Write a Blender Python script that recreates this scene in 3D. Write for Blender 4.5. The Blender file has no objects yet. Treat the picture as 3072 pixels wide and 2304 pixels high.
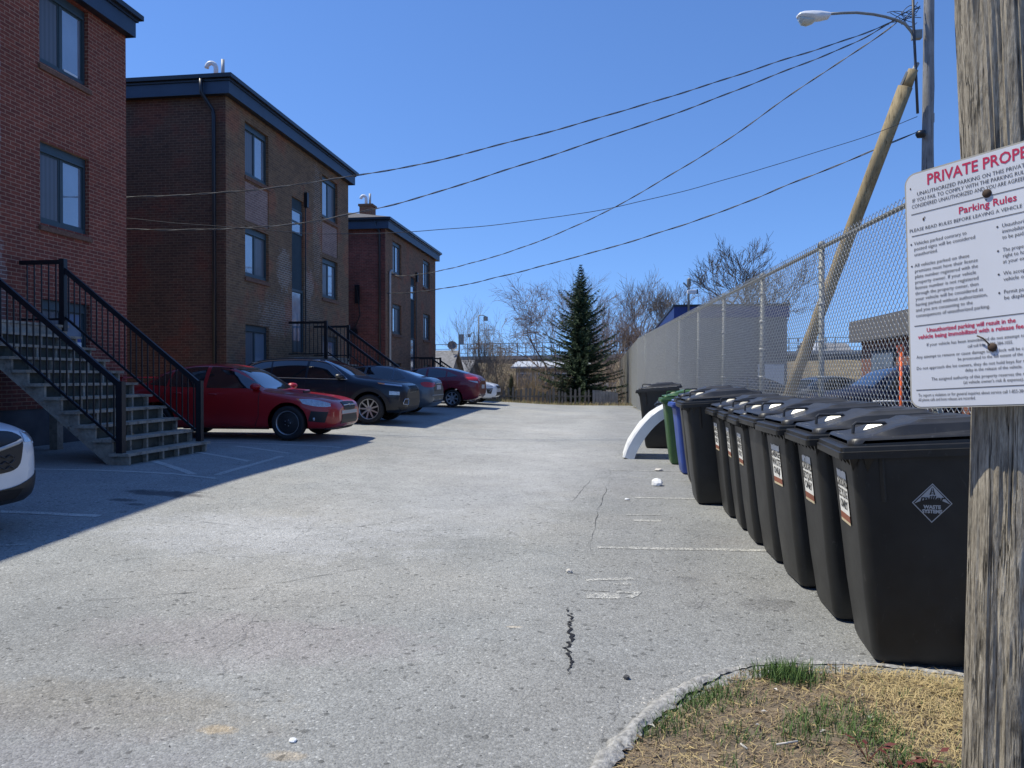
import bpy, bmesh, math, random
from math import sin, cos, pi, radians, sqrt, atan2, tan
from mathutils import Vector, Matrix, noise as mnoise
from mathutils.bvhtree import BVHTree
random.seed(7)
C = bpy.context.scene.collection
S = bpy.context.scene
# ------------------------------------------------------------------ camera
FPX = 2320.0
YAW = radians(7.71); PITCH = math.atan(21 / FPX)
cd = bpy.data.cameras.new('camera'); cam = bpy.data.objects.new('camera', cd); C.objects.link(cam)
cam.location = (0, 0, 1.5); cam.rotation_euler = (pi / 2 - PITCH, 0, YAW)
cd.sensor_width = 36; cd.lens = FPX / 3072 * 36; cd.clip_start = 0.05; cd.clip_end = 3000
S.camera = cam
# ------------------------------------------------------------------ sky + sun
SUN_EL = radians(60.3); SUN_AZ = radians(180 - 2.5)      # sun stands toward -X, a touch toward +Y
sd = Vector((cos(SUN_EL) * cos(SUN_AZ), cos(SUN_EL) * sin(SUN_AZ), sin(SUN_EL)))
W = bpy.data.worlds.new('World'); S.world = W; W.use_nodes = True
nt = W.node_tree; bg = nt.nodes['Background']
sky = nt.nodes.new('ShaderNodeTexSky'); sky.sky_type = 'NISHITA'; sky.sun_disc = False
sky.sun_elevation = SUN_EL; sky.sun_rotation = math.atan2(sd.x, sd.y)
sky.altitude = 20; sky.air_density = 1.0; sky.dust_density = 0.35; sky.ozone_density = 3.2
sky.dust_density = 0.0
tcw = nt.nodes.new('ShaderNodeTexCoord'); lift = nt.nodes.new('ShaderNodeVectorMath'); lift.operation = 'MULTIPLY_ADD'   # look a little above the hazy rim
lift.inputs[1].default_value = (1, 1, .85); lift.inputs[2].default_value = (0, 0, .105); nt.links.new(tcw.outputs['Generated'], lift.inputs[0]); nt.links.new(lift.outputs[0], sky.inputs[0])
tint = nt.nodes.new('ShaderNodeMix'); tint.data_type = 'RGBA'; tint.blend_type = 'MULTIPLY'; tint.inputs[0].default_value = 1; tint.inputs[7].default_value = (.93, 1.22, 1.66, 1)   # white balance of the photograph
nt.links.new(sky.outputs[0], tint.inputs[6]); nt.links.new(tint.outputs[2], bg.inputs[0]); bg.inputs[1].default_value = 0.108
sl = bpy.data.lights.new('sun', 'SUN'); sl.energy = 5.0; sl.angle = radians(0.53); sl.color = (1.0, .945, .80)
so = bpy.data.objects.new('sun', sl); C.objects.link(so)
so.rotation_euler = (-sd).to_track_quat('-Z', 'Y').to_euler(); so.location = sd * 60
S.view_settings.view_transform = 'Standard'; S.view_settings.look = 'None'
S.view_settings.exposure = 0.0; S.view_settings.gamma = 1.0
S.render.engine = 'CYCLES'

# ------------------------------------------------------------------ survey helpers
RT = Vector((cos(YAW), sin(YAW), 0)); FW = Vector((-sin(YAW) * cos(PITCH), cos(YAW) * cos(PITCH), -sin(PITCH))); UPV = RT.cross(FW)
def at(px, py, d):
    return Vector((0, 0, 1.5)) + (RT * (px - 1536) / FPX + FW - UPV * (py - 1152) / FPX) * d
def ss(t, a, b):
    t = min(max((t - a) / (b - a), 0), 1); return t * t * (3 - 2 * t)
def g(x, y):
    return .10 * ss(y, 3, 10) + .16 * ss(y, 12, 30) + .2 * ss(-x, 1.5, 7) * ss(y, 0, 9)
def fence_x(y): return 2.18 - .06 * (y - 6.75)
def T(x, y):
    z = g(x, y)
    drop = ss(y, 34.3, 37.5) * 1.1 + ss(y, 37, 60) * 1.4
    if x > fence_x(min(y, 30)) + .3:
        k = ss(x, fence_x(min(y, 30)) + .3, fence_x(min(y, 30)) + 3); drop = drop * (1 - k) + k * (ss(y, 45, 80) * 1.0)
        z -= .15 * k
    return z - drop

# ------------------------------------------------------------------ materials
def mat(name, base=(.5, .5, .5), rough=.6, metal=0, spec=.5, var=.12, vscale=6, bump=0, bscale=40, coat=0, alpha=None, bdist=.004, ior=None):
    m = bpy.data.materials.new(name); m.use_nodes = True; n = m.node_tree; b = n.nodes['Principled BSDF']
    b.inputs['Roughness'].default_value = rough; b.inputs['Metallic'].default_value = metal
    b.inputs['Specular IOR Level'].default_value = spec; b.inputs['Coat Weight'].default_value = coat
    b.inputs['Coat Roughness'].default_value = .05
    if ior: b.inputs['IOR'].default_value = ior
    g_ = n.nodes.new('ShaderNodeNewGeometry')
    nz = n.nodes.new('ShaderNodeTexNoise'); nz.inputs['Scale'].default_value = vscale; nz.inputs['Detail'].default_value = 5
    n.links.new(g_.outputs['Position'], nz.inputs['Vector'])
    mr = n.nodes.new('ShaderNodeMapRange'); mr.inputs[1].default_value = .3; mr.inputs[2].default_value = .7
    mr.inputs[3].default_value = 1 - var; mr.inputs[4].default_value = 1 + var; n.links.new(nz.outputs[0], mr.inputs[0])
    mx = n.nodes.new('ShaderNodeVectorMath'); mx.operation = 'SCALE'; mx.inputs[0].default_value = base
    n.links.new(mr.outputs[0], mx.inputs['Scale']); n.links.new(mx.outputs[0], b.inputs['Base Color'])
    if bump:
        nb = n.nodes.new('ShaderNodeTexNoise'); nb.inputs['Scale'].default_value = bscale; nb.inputs['Detail'].default_value = 4
        n.links.new(g_.outputs['Position'], nb.inputs['Vector'])
        bp = n.nodes.new('ShaderNodeBump'); bp.inputs['Strength'].default_value = bump; bp.inputs['Distance'].default_value = bdist
        n.links.new(nb.outputs[0], bp.inputs['Height']); n.links.new(bp.outputs[0], b.inputs['Normal'])
    return m
class NB:   # tiny node builder
    def __init__(s, m): s.t = m.node_tree; s.b = s.t.nodes['Principled BSDF']
    def n(s, kind, **kw):
        x = s.t.nodes.new(kind)
        for k, v in kw.items():
            if k.startswith('i_'): x.inputs[k[2:].replace('_', ' ')].default_value = v
            else: setattr(x, k, v)
        return x
    def l(s, a, b): s.t.links.new(a, b)
    def math(s, op, a, b=None, c=None):
        x = s.t.nodes.new('ShaderNodeMath'); x.operation = op
        for i, v in enumerate((a, b, c)):
            if v is None: continue
            if isinstance(v, (int, float)): x.inputs[i].default_value = v
            else: s.l(v, x.inputs[i])
        return x.outputs[0]
    def noise(s, vec, scale, detail=4, rough=.5, dist=0):
        x = s.t.nodes.new('ShaderNodeTexNoise'); x.inputs['Scale'].default_value = scale; x.inputs['Detail'].default_value = detail
        x.inputs['Roughness'].default_value = rough; x.inputs['Distortion'].default_value = dist; s.l(vec, x.inputs['Vector']); return x
    def ramp(s, fac, a, b, va=0., vb=1.):
        x = s.t.nodes.new('ShaderNodeMapRange'); s.l(fac, x.inputs[0])
        x.inputs[1].default_value = a; x.inputs[2].default_value = b; x.inputs[3].default_value = va; x.inputs[4].default_value = vb; return x.outputs[0]
    def mix(s, fac, a, b, mode='MIX'):
        x = s.t.nodes.new('ShaderNodeMix'); x.data_type = 'RGBA'; x.blend_type = mode
        if isinstance(fac, (int, float)): x.inputs[0].default_value = fac
        else: s.l(fac, x.inputs[0])
        for i, v in ((6, a), (7, b)):
            if isinstance(v, tuple): x.inputs[i].default_value = v + (1,) if len(v) == 3 else v
            else: s.l(v, x.inputs[i])
        return x.outputs[2]
def newmat(name, rough=.8):
    m = bpy.data.materials.new(name); m.use_nodes = True; m.node_tree.nodes['Principled BSDF'].inputs['Roughness'].default_value = rough
    return m, NB(m)

def asphalt(name, tone=1.0, paint=0.0, stains=True):
    m, q = newmat(name, .88); q.b.inputs['Specular IOR Level'].default_value = .35
    geo = q.n('ShaderNodeNewGeometry'); P = geo.outputs['Position']
    v1 = q.n('ShaderNodeTexVoronoi'); v1.inputs['Scale'].default_value = 95; q.l(P, v1.inputs['Vector'])
    v2 = q.n('ShaderNodeTexVoronoi'); v2.inputs['Scale'].default_value = 42; q.l(P, v2.inputs['Vector'])
    sp = q.n('ShaderNodeSeparateColor'); q.l(v1.outputs['Color'], sp.inputs[0])
    sp2 = q.n('ShaderNodeSeparateColor'); q.l(v2.outputs['Color'], sp2.inputs[0])
    big = q.noise(P, .35, 5, .6).outputs[0]; mid = q.noise(P, 2.2, 5, .65).outputs[0]; fine = q.noise(P, 60, 3, .7).outputs[0]
    a = q.math('MULTIPLY', q.ramp(sp.outputs[0], 0, 1, .80, 1.20), q.ramp(sp2.outputs[1], .0, 1, .93, 1.07))
    a = q.math('MULTIPLY', a, q.ramp(big, .3, .7, .84, 1.12)); a = q.math('MULTIPLY', a, q.ramp(mid, .3, .7, .9, 1.08))
    a = q.math('MULTIPLY', a, q.ramp(fine, .3, .7, .8, 1.2))
    # bright chips + dark pits
    chip = q.ramp(sp.outputs[2], .965, .975); a = q.math('ADD', a, q.math('MULTIPLY', chip, .5))
    pit = q.ramp(sp2.outputs[0], .022, .018); a = q.math('MULTIPLY', a, q.ramp(pit, 0, 1, 1, .55))
    col = q.mix(q.ramp(q.noise(P, .5, 3).outputs[0], .4, .65), (.305 * tone, .312 * tone, .302 * tone), (.345 * tone, .34 * tone, .317 * tone))
    sep = q.n('ShaderNodeSeparateXYZ'); q.l(P, sep.inputs[0])
    if stains:
        wob = q.noise(P, 5, 4, .6).outputs[0]; wob2 = q.noise(P, 28, 4, .65).outputs[0]
        def blob(cx, cy, rx, ry, soft=.5):
            dx = q.math('DIVIDE', q.math('SUBTRACT', sep.outputs[0], cx), rx); dy = q.math('DIVIDE', q.math('SUBTRACT', sep.outputs[1], cy), ry)
            d = q.math('ADD', q.math('MULTIPLY', dx, dx), q.math('MULTIPLY', dy, dy))
            d = q.math('ADD', d, q.ramp(wob2 if rx < .15 else wob, .25, .75, -.9, .9)); return q.ramp(d, 1.0 + soft, 1.0 - soft)
        for (cx, cy, rx, ry, f) in ((.98, 5.18, .17, .16, .5), (.53, 5.12, .1, .08, .36), (.50, 5.72, .09, .07, .4), (-4.95, 7.95, .45, .14, .7), (-5.15, 7.5, .14, .07, .7), (-4.9, 7.35, .1, .05, .6), (.9, 7.3, .3, .5, .18), (.45, 10.6, .5, .12, .25), (.1, 9.6, .7, .5, .12)):
            col = q.mix(q.math('MULTIPLY', blob(cx, cy, rx, ry), f), col, (.055, .048, .05))
        for (cx, cy, rx, ry, f, c) in ((-2.35, 3.2, .8, .26, .42, (.30, .25, .17)), (-2.6, 2.4, 1.2, .7, .5, (.24, .23, .25)), (-2.05, 4.15, .9, .35, .4, (.36, .315, .32)), (-1.68, 3.08, .075, .04, .75, (.50, .38, .22)), (-1.3, 2.9, .08, .04, .5, (.5, .38, .22)), (-.6, 4.55, .04, .015, .8, (.6, .52, .4)), (1.1, 6.9, .35, .2, .25, (.38, .34, .31)), (-3.2, 6.6, 1.3, .7, .5, (.42, .43, .44)), (-2.0, 11.5, 1.6, 4.5, .5, (.42, .42, .41)), (-.2, 20, 3.5, 9, .5, (.42, .42, .41)), (-.5, 12, 1.6, 3, .3, (.36, .365, .37)), (-1.5, 8.5, .8, 1.8, .35, (.36, .37, .38))):
            col = q.mix(q.math('MULTIPLY', blob(cx, cy, rx, ry, .7), f), col, tuple(x * tone for x in c))
        # wear track darker toward the bins
        col = q.mix(q.ramp(q.math('ADD', sep.outputs[0], q.ramp(big, .3, .7, -.6, .6)), -.9, .1, 0, .55), col, (.205 * tone, .21 * tone, .212 * tone))
        col = q.mix(q.ramp(q.math('ADD', sep.outputs[1], q.ramp(big, .3, .7, -1, 1)), 5.2, 2.6, 0, .45), col, (.225 * tone, .228 * tone, .228 * tone))
    vm = q.n('ShaderNodeVectorMath', operation='SCALE'); q.l(col, vm.inputs[0]); q.l(a, vm.inputs['Scale'])
    outc = vm.outputs[0]
    # alligator cracks: distorted voronoi edges in masked areas
    dn = q.noise(P, 1.6, 5, .6); dv = q.n('ShaderNodeVectorMath', operation='SCALE'); q.l(dn.outputs['Color'], dv.inputs[0]); dv.inputs['Scale'].default_value = .55
    pa = q.n('ShaderNodeVectorMath', operation='ADD'); q.l(P, pa.inputs[0]); q.l(dv.outputs[0], pa.inputs[1])
    mp = q.n('ShaderNodeMapping'); mp.inputs['Rotation'].default_value = (0, 0, .5); mp.inputs['Scale'].default_value = (1.5, .42, 0.01); q.l(pa.outputs[0], mp.inputs[0])
    ve = q.n('ShaderNodeTexVoronoi', feature='DISTANCE_TO_EDGE'); ve.inputs['Scale'].default_value = 1.5; q.l(mp.outputs[0], ve.inputs['Vector'])
    mp2 = q.n('ShaderNodeMapping'); mp2.inputs['Scale'].default_value = (3.2, 1.6, 0.01); q.l(pa.outputs[0], mp2.inputs[0])
    ve2 = q.n('ShaderNodeTexVoronoi', feature='DISTANCE_TO_EDGE'); ve2.inputs['Scale'].default_value = 1.7; q.l(mp2.outputs[0], ve2.inputs['Vector'])
    mask = q.ramp(q.noise(P, .55, 4, .6).outputs[0], .47, .6); mask2 = q.ramp(q.noise(P, .42, 4, .65, .6).outputs[0], .56, .66)
    cr = q.math('MULTIPLY', q.ramp(ve.outputs[0], .006, .001), mask); cr2 = q.math('MULTIPLY', q.ramp(ve2.outputs[0], .022, .005), mask2)
    crk = q.math('MAXIMUM', cr, q.math('MULTIPLY', cr2, .7)); crk = q.math('MULTIPLY', crk, q.ramp(fine, .35, .6, .05, .6))
    outc = q.mix(crk, outc, (.05, .05, .052))
    if paint:
        wm = q.ramp(q.math('ADD', q.math('ADD', q.math('MULTIPLY', fine, .55), q.math('MULTIPLY', mid, .3)), q.math('MULTIPLY', sp.outputs[1], .28)), .50 + .13 * (1 - paint), .64 + .13 * (1 - paint))
        outc = q.mix(q.math('MULTIPLY', wm, .85), outc, (.62, .61, .56))
    q.l(outc, q.b.inputs['Base Color'])
    h = q.math('ADD', q.math('MULTIPLY', v1.outputs['Distance'], -.8), q.math('MULTIPLY', q.noise(P, 170, 2).outputs[0], .8)); h = q.math('SUBTRACT', h, q.math('MULTIPLY', crk, 1.5))
    bp = q.n('ShaderNodeBump'); bp.inputs['Strength'].default_value = .8; bp.inputs['Distance'].default_value = .006; q.l(h, bp.inputs['Height']); q.l(bp.outputs[0], q.b.inputs['Normal'])
    return m

def brick(name, c1, c2, mortar, patch=None, soot=.25, mort_size=.0085, eff=()):
    m, q = newmat(name, .9); geo = q.n('ShaderNodeNewGeometry')
    P = q.n('ShaderNodeSeparateXYZ'); q.l(geo.outputs['Position'], P.inputs[0]); N = q.n('ShaderNodeSeparateXYZ'); q.l(geo.outputs['True Normal'], N.inputs[0])
    u = q.math('ADD', q.math('MULTIPLY', P.outputs[0], q.math('ABSOLUTE', N.outputs[1])), q.math('MULTIPLY', P.outputs[1], q.math('ABSOLUTE', N.outputs[0])))
    cb = q.n('ShaderNodeCombineXYZ'); q.l(u, cb.inputs[0]); q.l(P.outputs[2], cb.inputs[1])
    bt = q.n('ShaderNodeTexBrick'); q.l(cb.outputs[0], bt.inputs['Vector']); bt.inputs['Scale'].default_value = 1
    bt.inputs['Brick Width'].default_value = .215; bt.inputs['Row Height'].default_value = .0677; bt.inputs['Mortar Size'].default_value = mort_size
    bt.inputs['Mortar Smooth'].default_value = .15; bt.inputs['Bias'].default_value = -.1
    bt.inputs['Color1'].default_value = c1 + (1,); bt.inputs['Color2'].default_value = c2 + (1,); bt.inputs['Mortar'].default_value = mortar + (1,)
    n1 = q.noise(geo.outputs['Position'], .7, 5, .6).outputs[0]; n2 = q.noise(geo.outputs['Position'], 14, 4, .6).outputs[0]
    col = bt.outputs['Color']
    for (cy, cz, ry, rz, amt, onb) in eff:      # lime bloom and old repointing, mostly on the joints
        dy = q.math('DIVIDE', q.math('SUBTRACT', P.outputs[1], cy), ry); dz = q.math('DIVIDE', q.math('SUBTRACT', P.outputs[2], cz), rz)
        d = q.math('ADD', q.math('ADD', q.math('MULTIPLY', dy, dy), q.math('MULTIPLY', dz, dz)), q.ramp(q.noise(geo.outputs['Position'], 6, 5, .65).outputs[0], .25, .75, -.9, .9))
        k = q.math('MULTIPLY', q.ramp(d, 1.25, .6), q.ramp(bt.outputs['Fac'], 0, 1, onb, 1)); col = q.mix(q.math('MULTIPLY', k, amt), col, (.52, .50, .46))
    if patch: col = q.mix(q.math('MULTIPLY', q.ramp(n1, .52, .62), .6), col, patch, 'MULTIPLY')
    vm = q.n('ShaderNodeVectorMath', operation='SCALE'); q.l(col, vm.inputs[0]); q.l(q.math('MULTIPLY', q.ramp(n1, .3, .7, 1 - soot, 1 + soot), q.ramp(n2, .25, .75, .75, 1.25)), vm.inputs['Scale'])
    q.l(vm.outputs[0], q.b.inputs['Base Color'])
    bp = q.n('ShaderNodeBump'); bp.inputs['Strength'].default_value = .6; bp.inputs['Distance'].default_value = .008
    q.l(q.math('ADD', q.math('MULTIPLY', bt.outputs['Fac'], -1), q.math('MULTIPLY', n2, .3)), bp.inputs['Height']); q.l(bp.outputs[0], q.b.inputs['Normal'])
    return m

def wood(name, c1, c2, axis=(14, 14, .9), crack=.5, rough=.85, depth=.01, fine=3.5, caxis=None):
    m, q = newmat(name, rough); geo = q.n('ShaderNodeNewGeometry'); tc = q.n('ShaderNodeTexCoord')
    mp = q.n('ShaderNodeMapping'); mp.inputs['Scale'].default_value = axis; q.l(tc.outputs['Object'], mp.inputs[0])
    a = q.noise(mp.outputs[0], 2.2, 6, .65, .3).outputs[0]; b = q.noise(mp.outputs[0], 2.2 * fine, 5, .6).outputs[0]
    big = q.noise(tc.outputs['Object'], 2.5, 4).outputs[0]; v = q.math('ADD', q.math('MULTIPLY', a, .6), q.math('MULTIPLY', b, .4))
    col = q.mix(q.ramp(v, .36, .62), c1, c2); ck = q.ramp(a, .40, .355)
    if caxis:
        mp2 = q.n('ShaderNodeMapping'); mp2.inputs['Scale'].default_value = caxis; q.l(tc.outputs['Object'], mp2.inputs[0]); ck = q.ramp(q.math('ABSOLUTE', q.math('SUBTRACT', q.noise(mp2.outputs[0], 2.2, 4, .6, .2).outputs[0], .5)), .022, .006); ck = q.math('MULTIPLY', ck, q.ramp(q.noise(tc.outputs['Object'], 5, 4).outputs[0], .42, .56))
    if 1:
        col = q.mix(q.math('MULTIPLY', ck, crack), col, tuple(x * .18 for x in c1))
    vm = q.n('ShaderNodeVectorMath', operation='SCALE'); q.l(col, vm.inputs[0]); q.l(q.ramp(big, .3, .7, .8, 1.2), vm.inputs['Scale']); q.l(vm.outputs[0], q.b.inputs['Base Color'])
    bp = q.n('ShaderNodeBump'); bp.inputs['Strength'].default_value = .9; bp.inputs['Distance'].default_value = depth
    q.l(q.math('SUBTRACT', v, q.math('MULTIPLY', ck, .6)), bp.inputs['Height']); q.l(bp.outputs[0], q.b.inputs['Normal'])
    return m

def blindmat(name, c):
    m, q = newmat(name, .5); geo = q.n('ShaderNodeNewGeometry'); P = q.n('ShaderNodeSeparateXYZ'); q.l(geo.outputs['Position'], P.inputs[0])
    w = q.math('SINE', q.math('MULTIPLY', P.outputs[1], 60)); vm = q.n('ShaderNodeVectorMath', operation='SCALE'); vm.inputs[0].default_value = c
    q.l(q.ramp(w, -1, 1, .8, 1.1), vm.inputs['Scale']); q.l(vm.outputs[0], q.b.inputs['Base Color'])
    q.b.inputs['Coat Weight'].default_value = .35; q.b.inputs['Coat Roughness'].default_value = .04; q.b.inputs['Coat IOR'].default_value = 1.5; return m

M = dict(
 lot=asphalt('asphalt'), paint=asphalt('worn_paint', 1, .75), paint2=asphalt('faint_paint', 1, .42), paint3=asphalt('solid_paint', 1, 1.7), yard=asphalt('yard_asphalt', .6, stains=False),
 brickA=brick('red_brick', (.235, .060, .036), (.155, .040, .028), (.36, .215, .145), None, .14, .0068, eff=((11.25, 6.2, .14, 2.6, .8, .25), (11.35, 2.9, .16, .8, .6, .2))),
 brickB=brick('brown_brick', (.20, .115, .058), (.12, .068, .038), (.26, .19, .125), (1.15, .62, .55), .2, .006, eff=((22.25, 4.75, .5, .6, .85, .12), (24.15, 4.5, .4, .5, .8, .12), (21.7, 3.2, 1.2, .5, .45, .1), (24.85, 6.6, .38, 2.0, .6, .03), (23.0, 3.6, 2.2, .5, .3, .05))),
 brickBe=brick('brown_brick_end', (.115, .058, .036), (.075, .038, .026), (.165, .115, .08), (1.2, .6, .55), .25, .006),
 brickC=brick('tan_red_brick', (.24, .12, .065), (.15, .075, .042), (.27, .19, .13), (1.2, .7, .6), .2, .006),
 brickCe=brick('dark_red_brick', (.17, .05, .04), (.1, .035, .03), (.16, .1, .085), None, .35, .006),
 infill=brick('pinkish_infill_brick', (.27, .17, .14), (.2, .12, .10), (.34, .27, .24), None, .2),
 sill=mat('brick_sill', (.17, .09, .06), .9, var=.3, vscale=25), found=mat('foundation', (.09, .09, .095), .9, var=.25, vscale=3, bump=.5),
 navy=mat('navy_trim', (.022, .042, .072), .45, var=.1), navyl=mat('blue_fascia', (.026, .052, .098), .5, var=.12, vscale=2), gut=mat('dark_gutter', (.012, .016, .026), .35, var=.1),
 slate=mat('window_frame', (.035, .06, .075), .45, var=.08), siding=mat('vertical_siding', (.05, .08, .10), .55, var=.1), shingle=mat('shingle', (.12, .115, .115), .95, var=.3, vscale=18, bump=.6),
 glass=mat('window_glass', (.20, .26, .34), .03, spec=1.0, var=.15, vscale=1.2, coat=1, ior=1.9), screen=mat('insect_screen', (.045, .052, .06), .35, var=.1, vscale=3, coat=.35),
 blind=blindmat('blind_glass', (.10, .11, .13)),
 blackmetal=mat('black_metal', (.008, .009, .013), .4, var=.2, vscale=10), concrete=mat('concrete', (.33, .32, .30), .9, var=.2, vscale=5, bump=.4),
 gloss=mat('glossy_facet_plastic', (.05, .05, .055), .22, spec=1.0, var=.05), steel=mat('galvanised', (.24, .25, .245), .6, metal=.35, var=.15, vscale=20), steel2=mat('galvanised_wire', (.60, .605, .58), .45, metal=.25, var=.15, vscale=30), white=mat('white_plastic', (.72, .74, .76), .4, var=.06),
 pvc=mat('pale_pipe', (.42, .42, .42), .5, var=.1), rubber=mat('rubber', (.016, .016, .018), .8, var=.2, vscale=30), dark=mat('dark_void', (.006, .006, .008), .8, var=.2),
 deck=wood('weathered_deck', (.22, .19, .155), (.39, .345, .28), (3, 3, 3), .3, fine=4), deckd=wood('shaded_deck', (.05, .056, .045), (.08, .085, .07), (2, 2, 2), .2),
 pole=wood('weathered_pole', (.12, .10, .075), (.47, .42, .335), (24, 24, 3.2), .9, depth=.012, fine=4.5, caxis=(16, 16, .55)), pole2=wood('grey_pole', (.16, .155, .15), (.30, .29, .28), (14, 14, .8), .7), newpole=wood('tan_pole', (.22, .165, .085), (.38, .295, .165), (9, 9, .6), .35),
 bin=mat('black_bin_plastic', (.018, .0175, .0165), .45, spec=.42, var=.22, vscale=7, bump=.15, bscale=25), binlid=mat('black_lid_plastic', (.024, .024, .025), .34, spec=.6, var=.2, vscale=5, bump=.12, bscale=18),
 green=mat('green_bin_plastic', (.045, .115, .035), .45, var=.12), blue=mat('blue_bin_plastic', (.03, .075, .33), .42, var=.15), bluel=mat('faded_blue_lid', (.16, .22, .42), .5, var=.12),
 label=mat('label_paper', (.84, .83, .79), .6, var=.12, vscale=30), labelred=mat('label_red', (.27, .09, .05), .6, var=.15), labely=mat('label_edge', (.6, .5, .33), .6), ink=mat('black_ink', (.015, .015, .015), .5), inkg=mat('grey_ink', (.06, .06, .07), .5), red=mat('magenta_red_ink', (.50, .022, .085), .5, var=.05), signw=mat('sign_face', (.66, .68, .74), .38, var=.05, vscale=4), signe=mat('sign_rim', (.42, .40, .35), .5, var=.1),
 silver=mat('silver_print', (.42, .43, .43), .45, var=.05), foam=mat('white_foam', (.82, .83, .83), .7, var=.05, bump=.3, bscale=12), rust=mat('rusty_nail', (.06, .035, .022), .8, var=.4, vscale=60),
 bark=mat('grey_bark', (.15, .12, .095), .9, var=.3, vscale=6), barkd=mat('dark_bark', (.09, .08, .07), .9, var=.3, vscale=6), barkg=mat('ash_bark', (.21, .18, .155), .9, var=.3, vscale=6), barkl=mat('pale_bark', (.30, .25, .20), .9, var=.3, vscale=6), barkt=mat('tan_stems', (.33, .25, .15), .9, var=.3, vscale=2), barkr=mat('reddish_twigs', (.22, .165, .14), .9, var=.3, vscale=3),
 needle=mat('spruce_needles', (.032, .062, .028), .75, var=.45, vscale=3.5), needle2=mat('spruce_needles_light', (.07, .11, .05), .75, var=.4, vscale=4), cedar=mat('cedar_needles', (.035, .05, .02), .8, var=.4, vscale=8),
 soil=mat('dry_soil', (.15, .12, .085), .95, var=.4, vscale=9, bump=.9, bscale=60, bdist=.01), terr=mat('rough_grass_ground', (.17, .135, .08), .95, var=.45, vscale=1.5, bump=.8, bscale=12),
 gg=mat('green_blades', (.085, .15, .035), .7, var=.3, vscale=9), gs=mat('straw_blades', (.46, .355, .17), .75, var=.25, vscale=12), gb=mat('dead_blades', (.25, .18, .11), .8, var=.3, vscale=15), gr=mat('red_weed', (.12, .028, .02), .6, var=.2),
 kerb=mat('worn_kerb', (.33, .325, .31), .92, var=.45, vscale=34, bump=.9, bscale=50, bdist=.012), stone=mat('pale_stone', (.55, .52, .47), .85, var=.2, vscale=30), peb=mat('pebble', (.08, .08, .082), .9, var=.3, vscale=30),
 trimb=mat('royal_blue_trim', (.014, .04, .20), .45, var=.1), cladg=mat('grey_cladding', (.22, .22, .215), .6, var=.1), brickR=brick('far_red_brick', (.22, .07, .045), (.15, .05, .035), (.25, .2, .17)), orange=mat('orange_plastic', (.85, .13, .02), .5, var=.05),
 vinyl=mat('beige_siding', (.36, .34, .30), .7, var=.15), roofw=mat('pale_roof', (.5, .52, .55), .5, var=.1), roofg=mat('grey_roof', (.22, .22, .225), .9, var=.25, vscale=6), picket=wood('picket_wood', (.12, .105, .085), (.22, .2, .165), (8, 8, 2), .5), board=wood('grey_boards', (.22, .215, .20), (.32, .31, .29), (6, 6, 1), .4),
 gal=mat('bridge_steel', (.20, .23, .24), .6, var=.15), deckc=mat('bridge_concrete', (.10, .10, .10), .9, var=.2),
 wire=mat('cable_jacket', (.045, .045, .05), .5, var=.2), wirel=mat('bare_neutral', (.15, .145, .14), .6, metal=.1, var=.2), lampglass=mat('lamp_lens', (.55, .56, .5), .2, var=.1, coat=.6),
 amber=mat('amber_lens', (.75, .22, .03), .25, var=.05, coat=1), tail=mat('red_lens', (.45, .012, .015), .2, var=.08, coat=1), lens=mat('clear_lens', (.42, .46, .5), .12, var=.25, vscale=30, coat=1, metal=.3), chrome=mat('chrome', (.6, .62, .65), .15, metal=1, var=.05), alloy=mat('alloy', (.45, .46, .48), .3, metal=.8, var=.1), carglass=mat('car_glass', (.008, .010, .013), .04, spec=.8, var=.2, vscale=2, coat=1), carglassb=mat('sky_car_glass', (.012, .018, .024), .04, spec=1, var=.2, vscale=2, coat=1), cartrim=mat('car_black_trim', (.012, .012, .014), .5, var=.15), plate=mat('number_plate', (.45, .48, .52), .4, var=.3, vscale=40))
def scuff(m, amt, c=(.13, .13, .125)):
    q = NB(m); src = q.b.inputs['Base Color'].links[0].from_socket; geo = q.n('ShaderNodeNewGeometry'); P = geo.outputs['Position']
    mp = q.n('ShaderNodeMapping'); mp.inputs['Scale'].default_value = (9, 14, 3); mp.inputs['Rotation'].default_value = (.3, .5, 0); q.l(P, mp.inputs[0])
    a = q.math('MULTIPLY', q.ramp(q.noise(mp.outputs[0], 3, 6, .7, 1.2).outputs[0], .60, .70), q.ramp(q.noise(P, 2.3, 3).outputs[0], .42, .6)); d = q.ramp(q.noise(P, 1.7, 6, .7).outputs[0], .45, .75, 0, .28)
    q.l(q.mix(q.math('MULTIPLY', q.math('MAXIMUM', a, d), amt), src, c), q.b.inputs['Base Color']); q.l(q.math('ADD', q.math('MULTIPLY', d, .5), .42), q.b.inputs['Roughness'])
scuff(M['bin'], .45, (.09, .088, .082)); scuff(M['binlid'], .6, (.12, .122, .125)); scuff(M['green'], .3); scuff(M['foam'], .5, (.5, .48, .43)); scuff(M['blue'], .3)
def carpaint(name, c, metal=.2): return mat(name, c, .38, metal=metal, spec=.4, var=.06, vscale=3, coat=.7)

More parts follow.
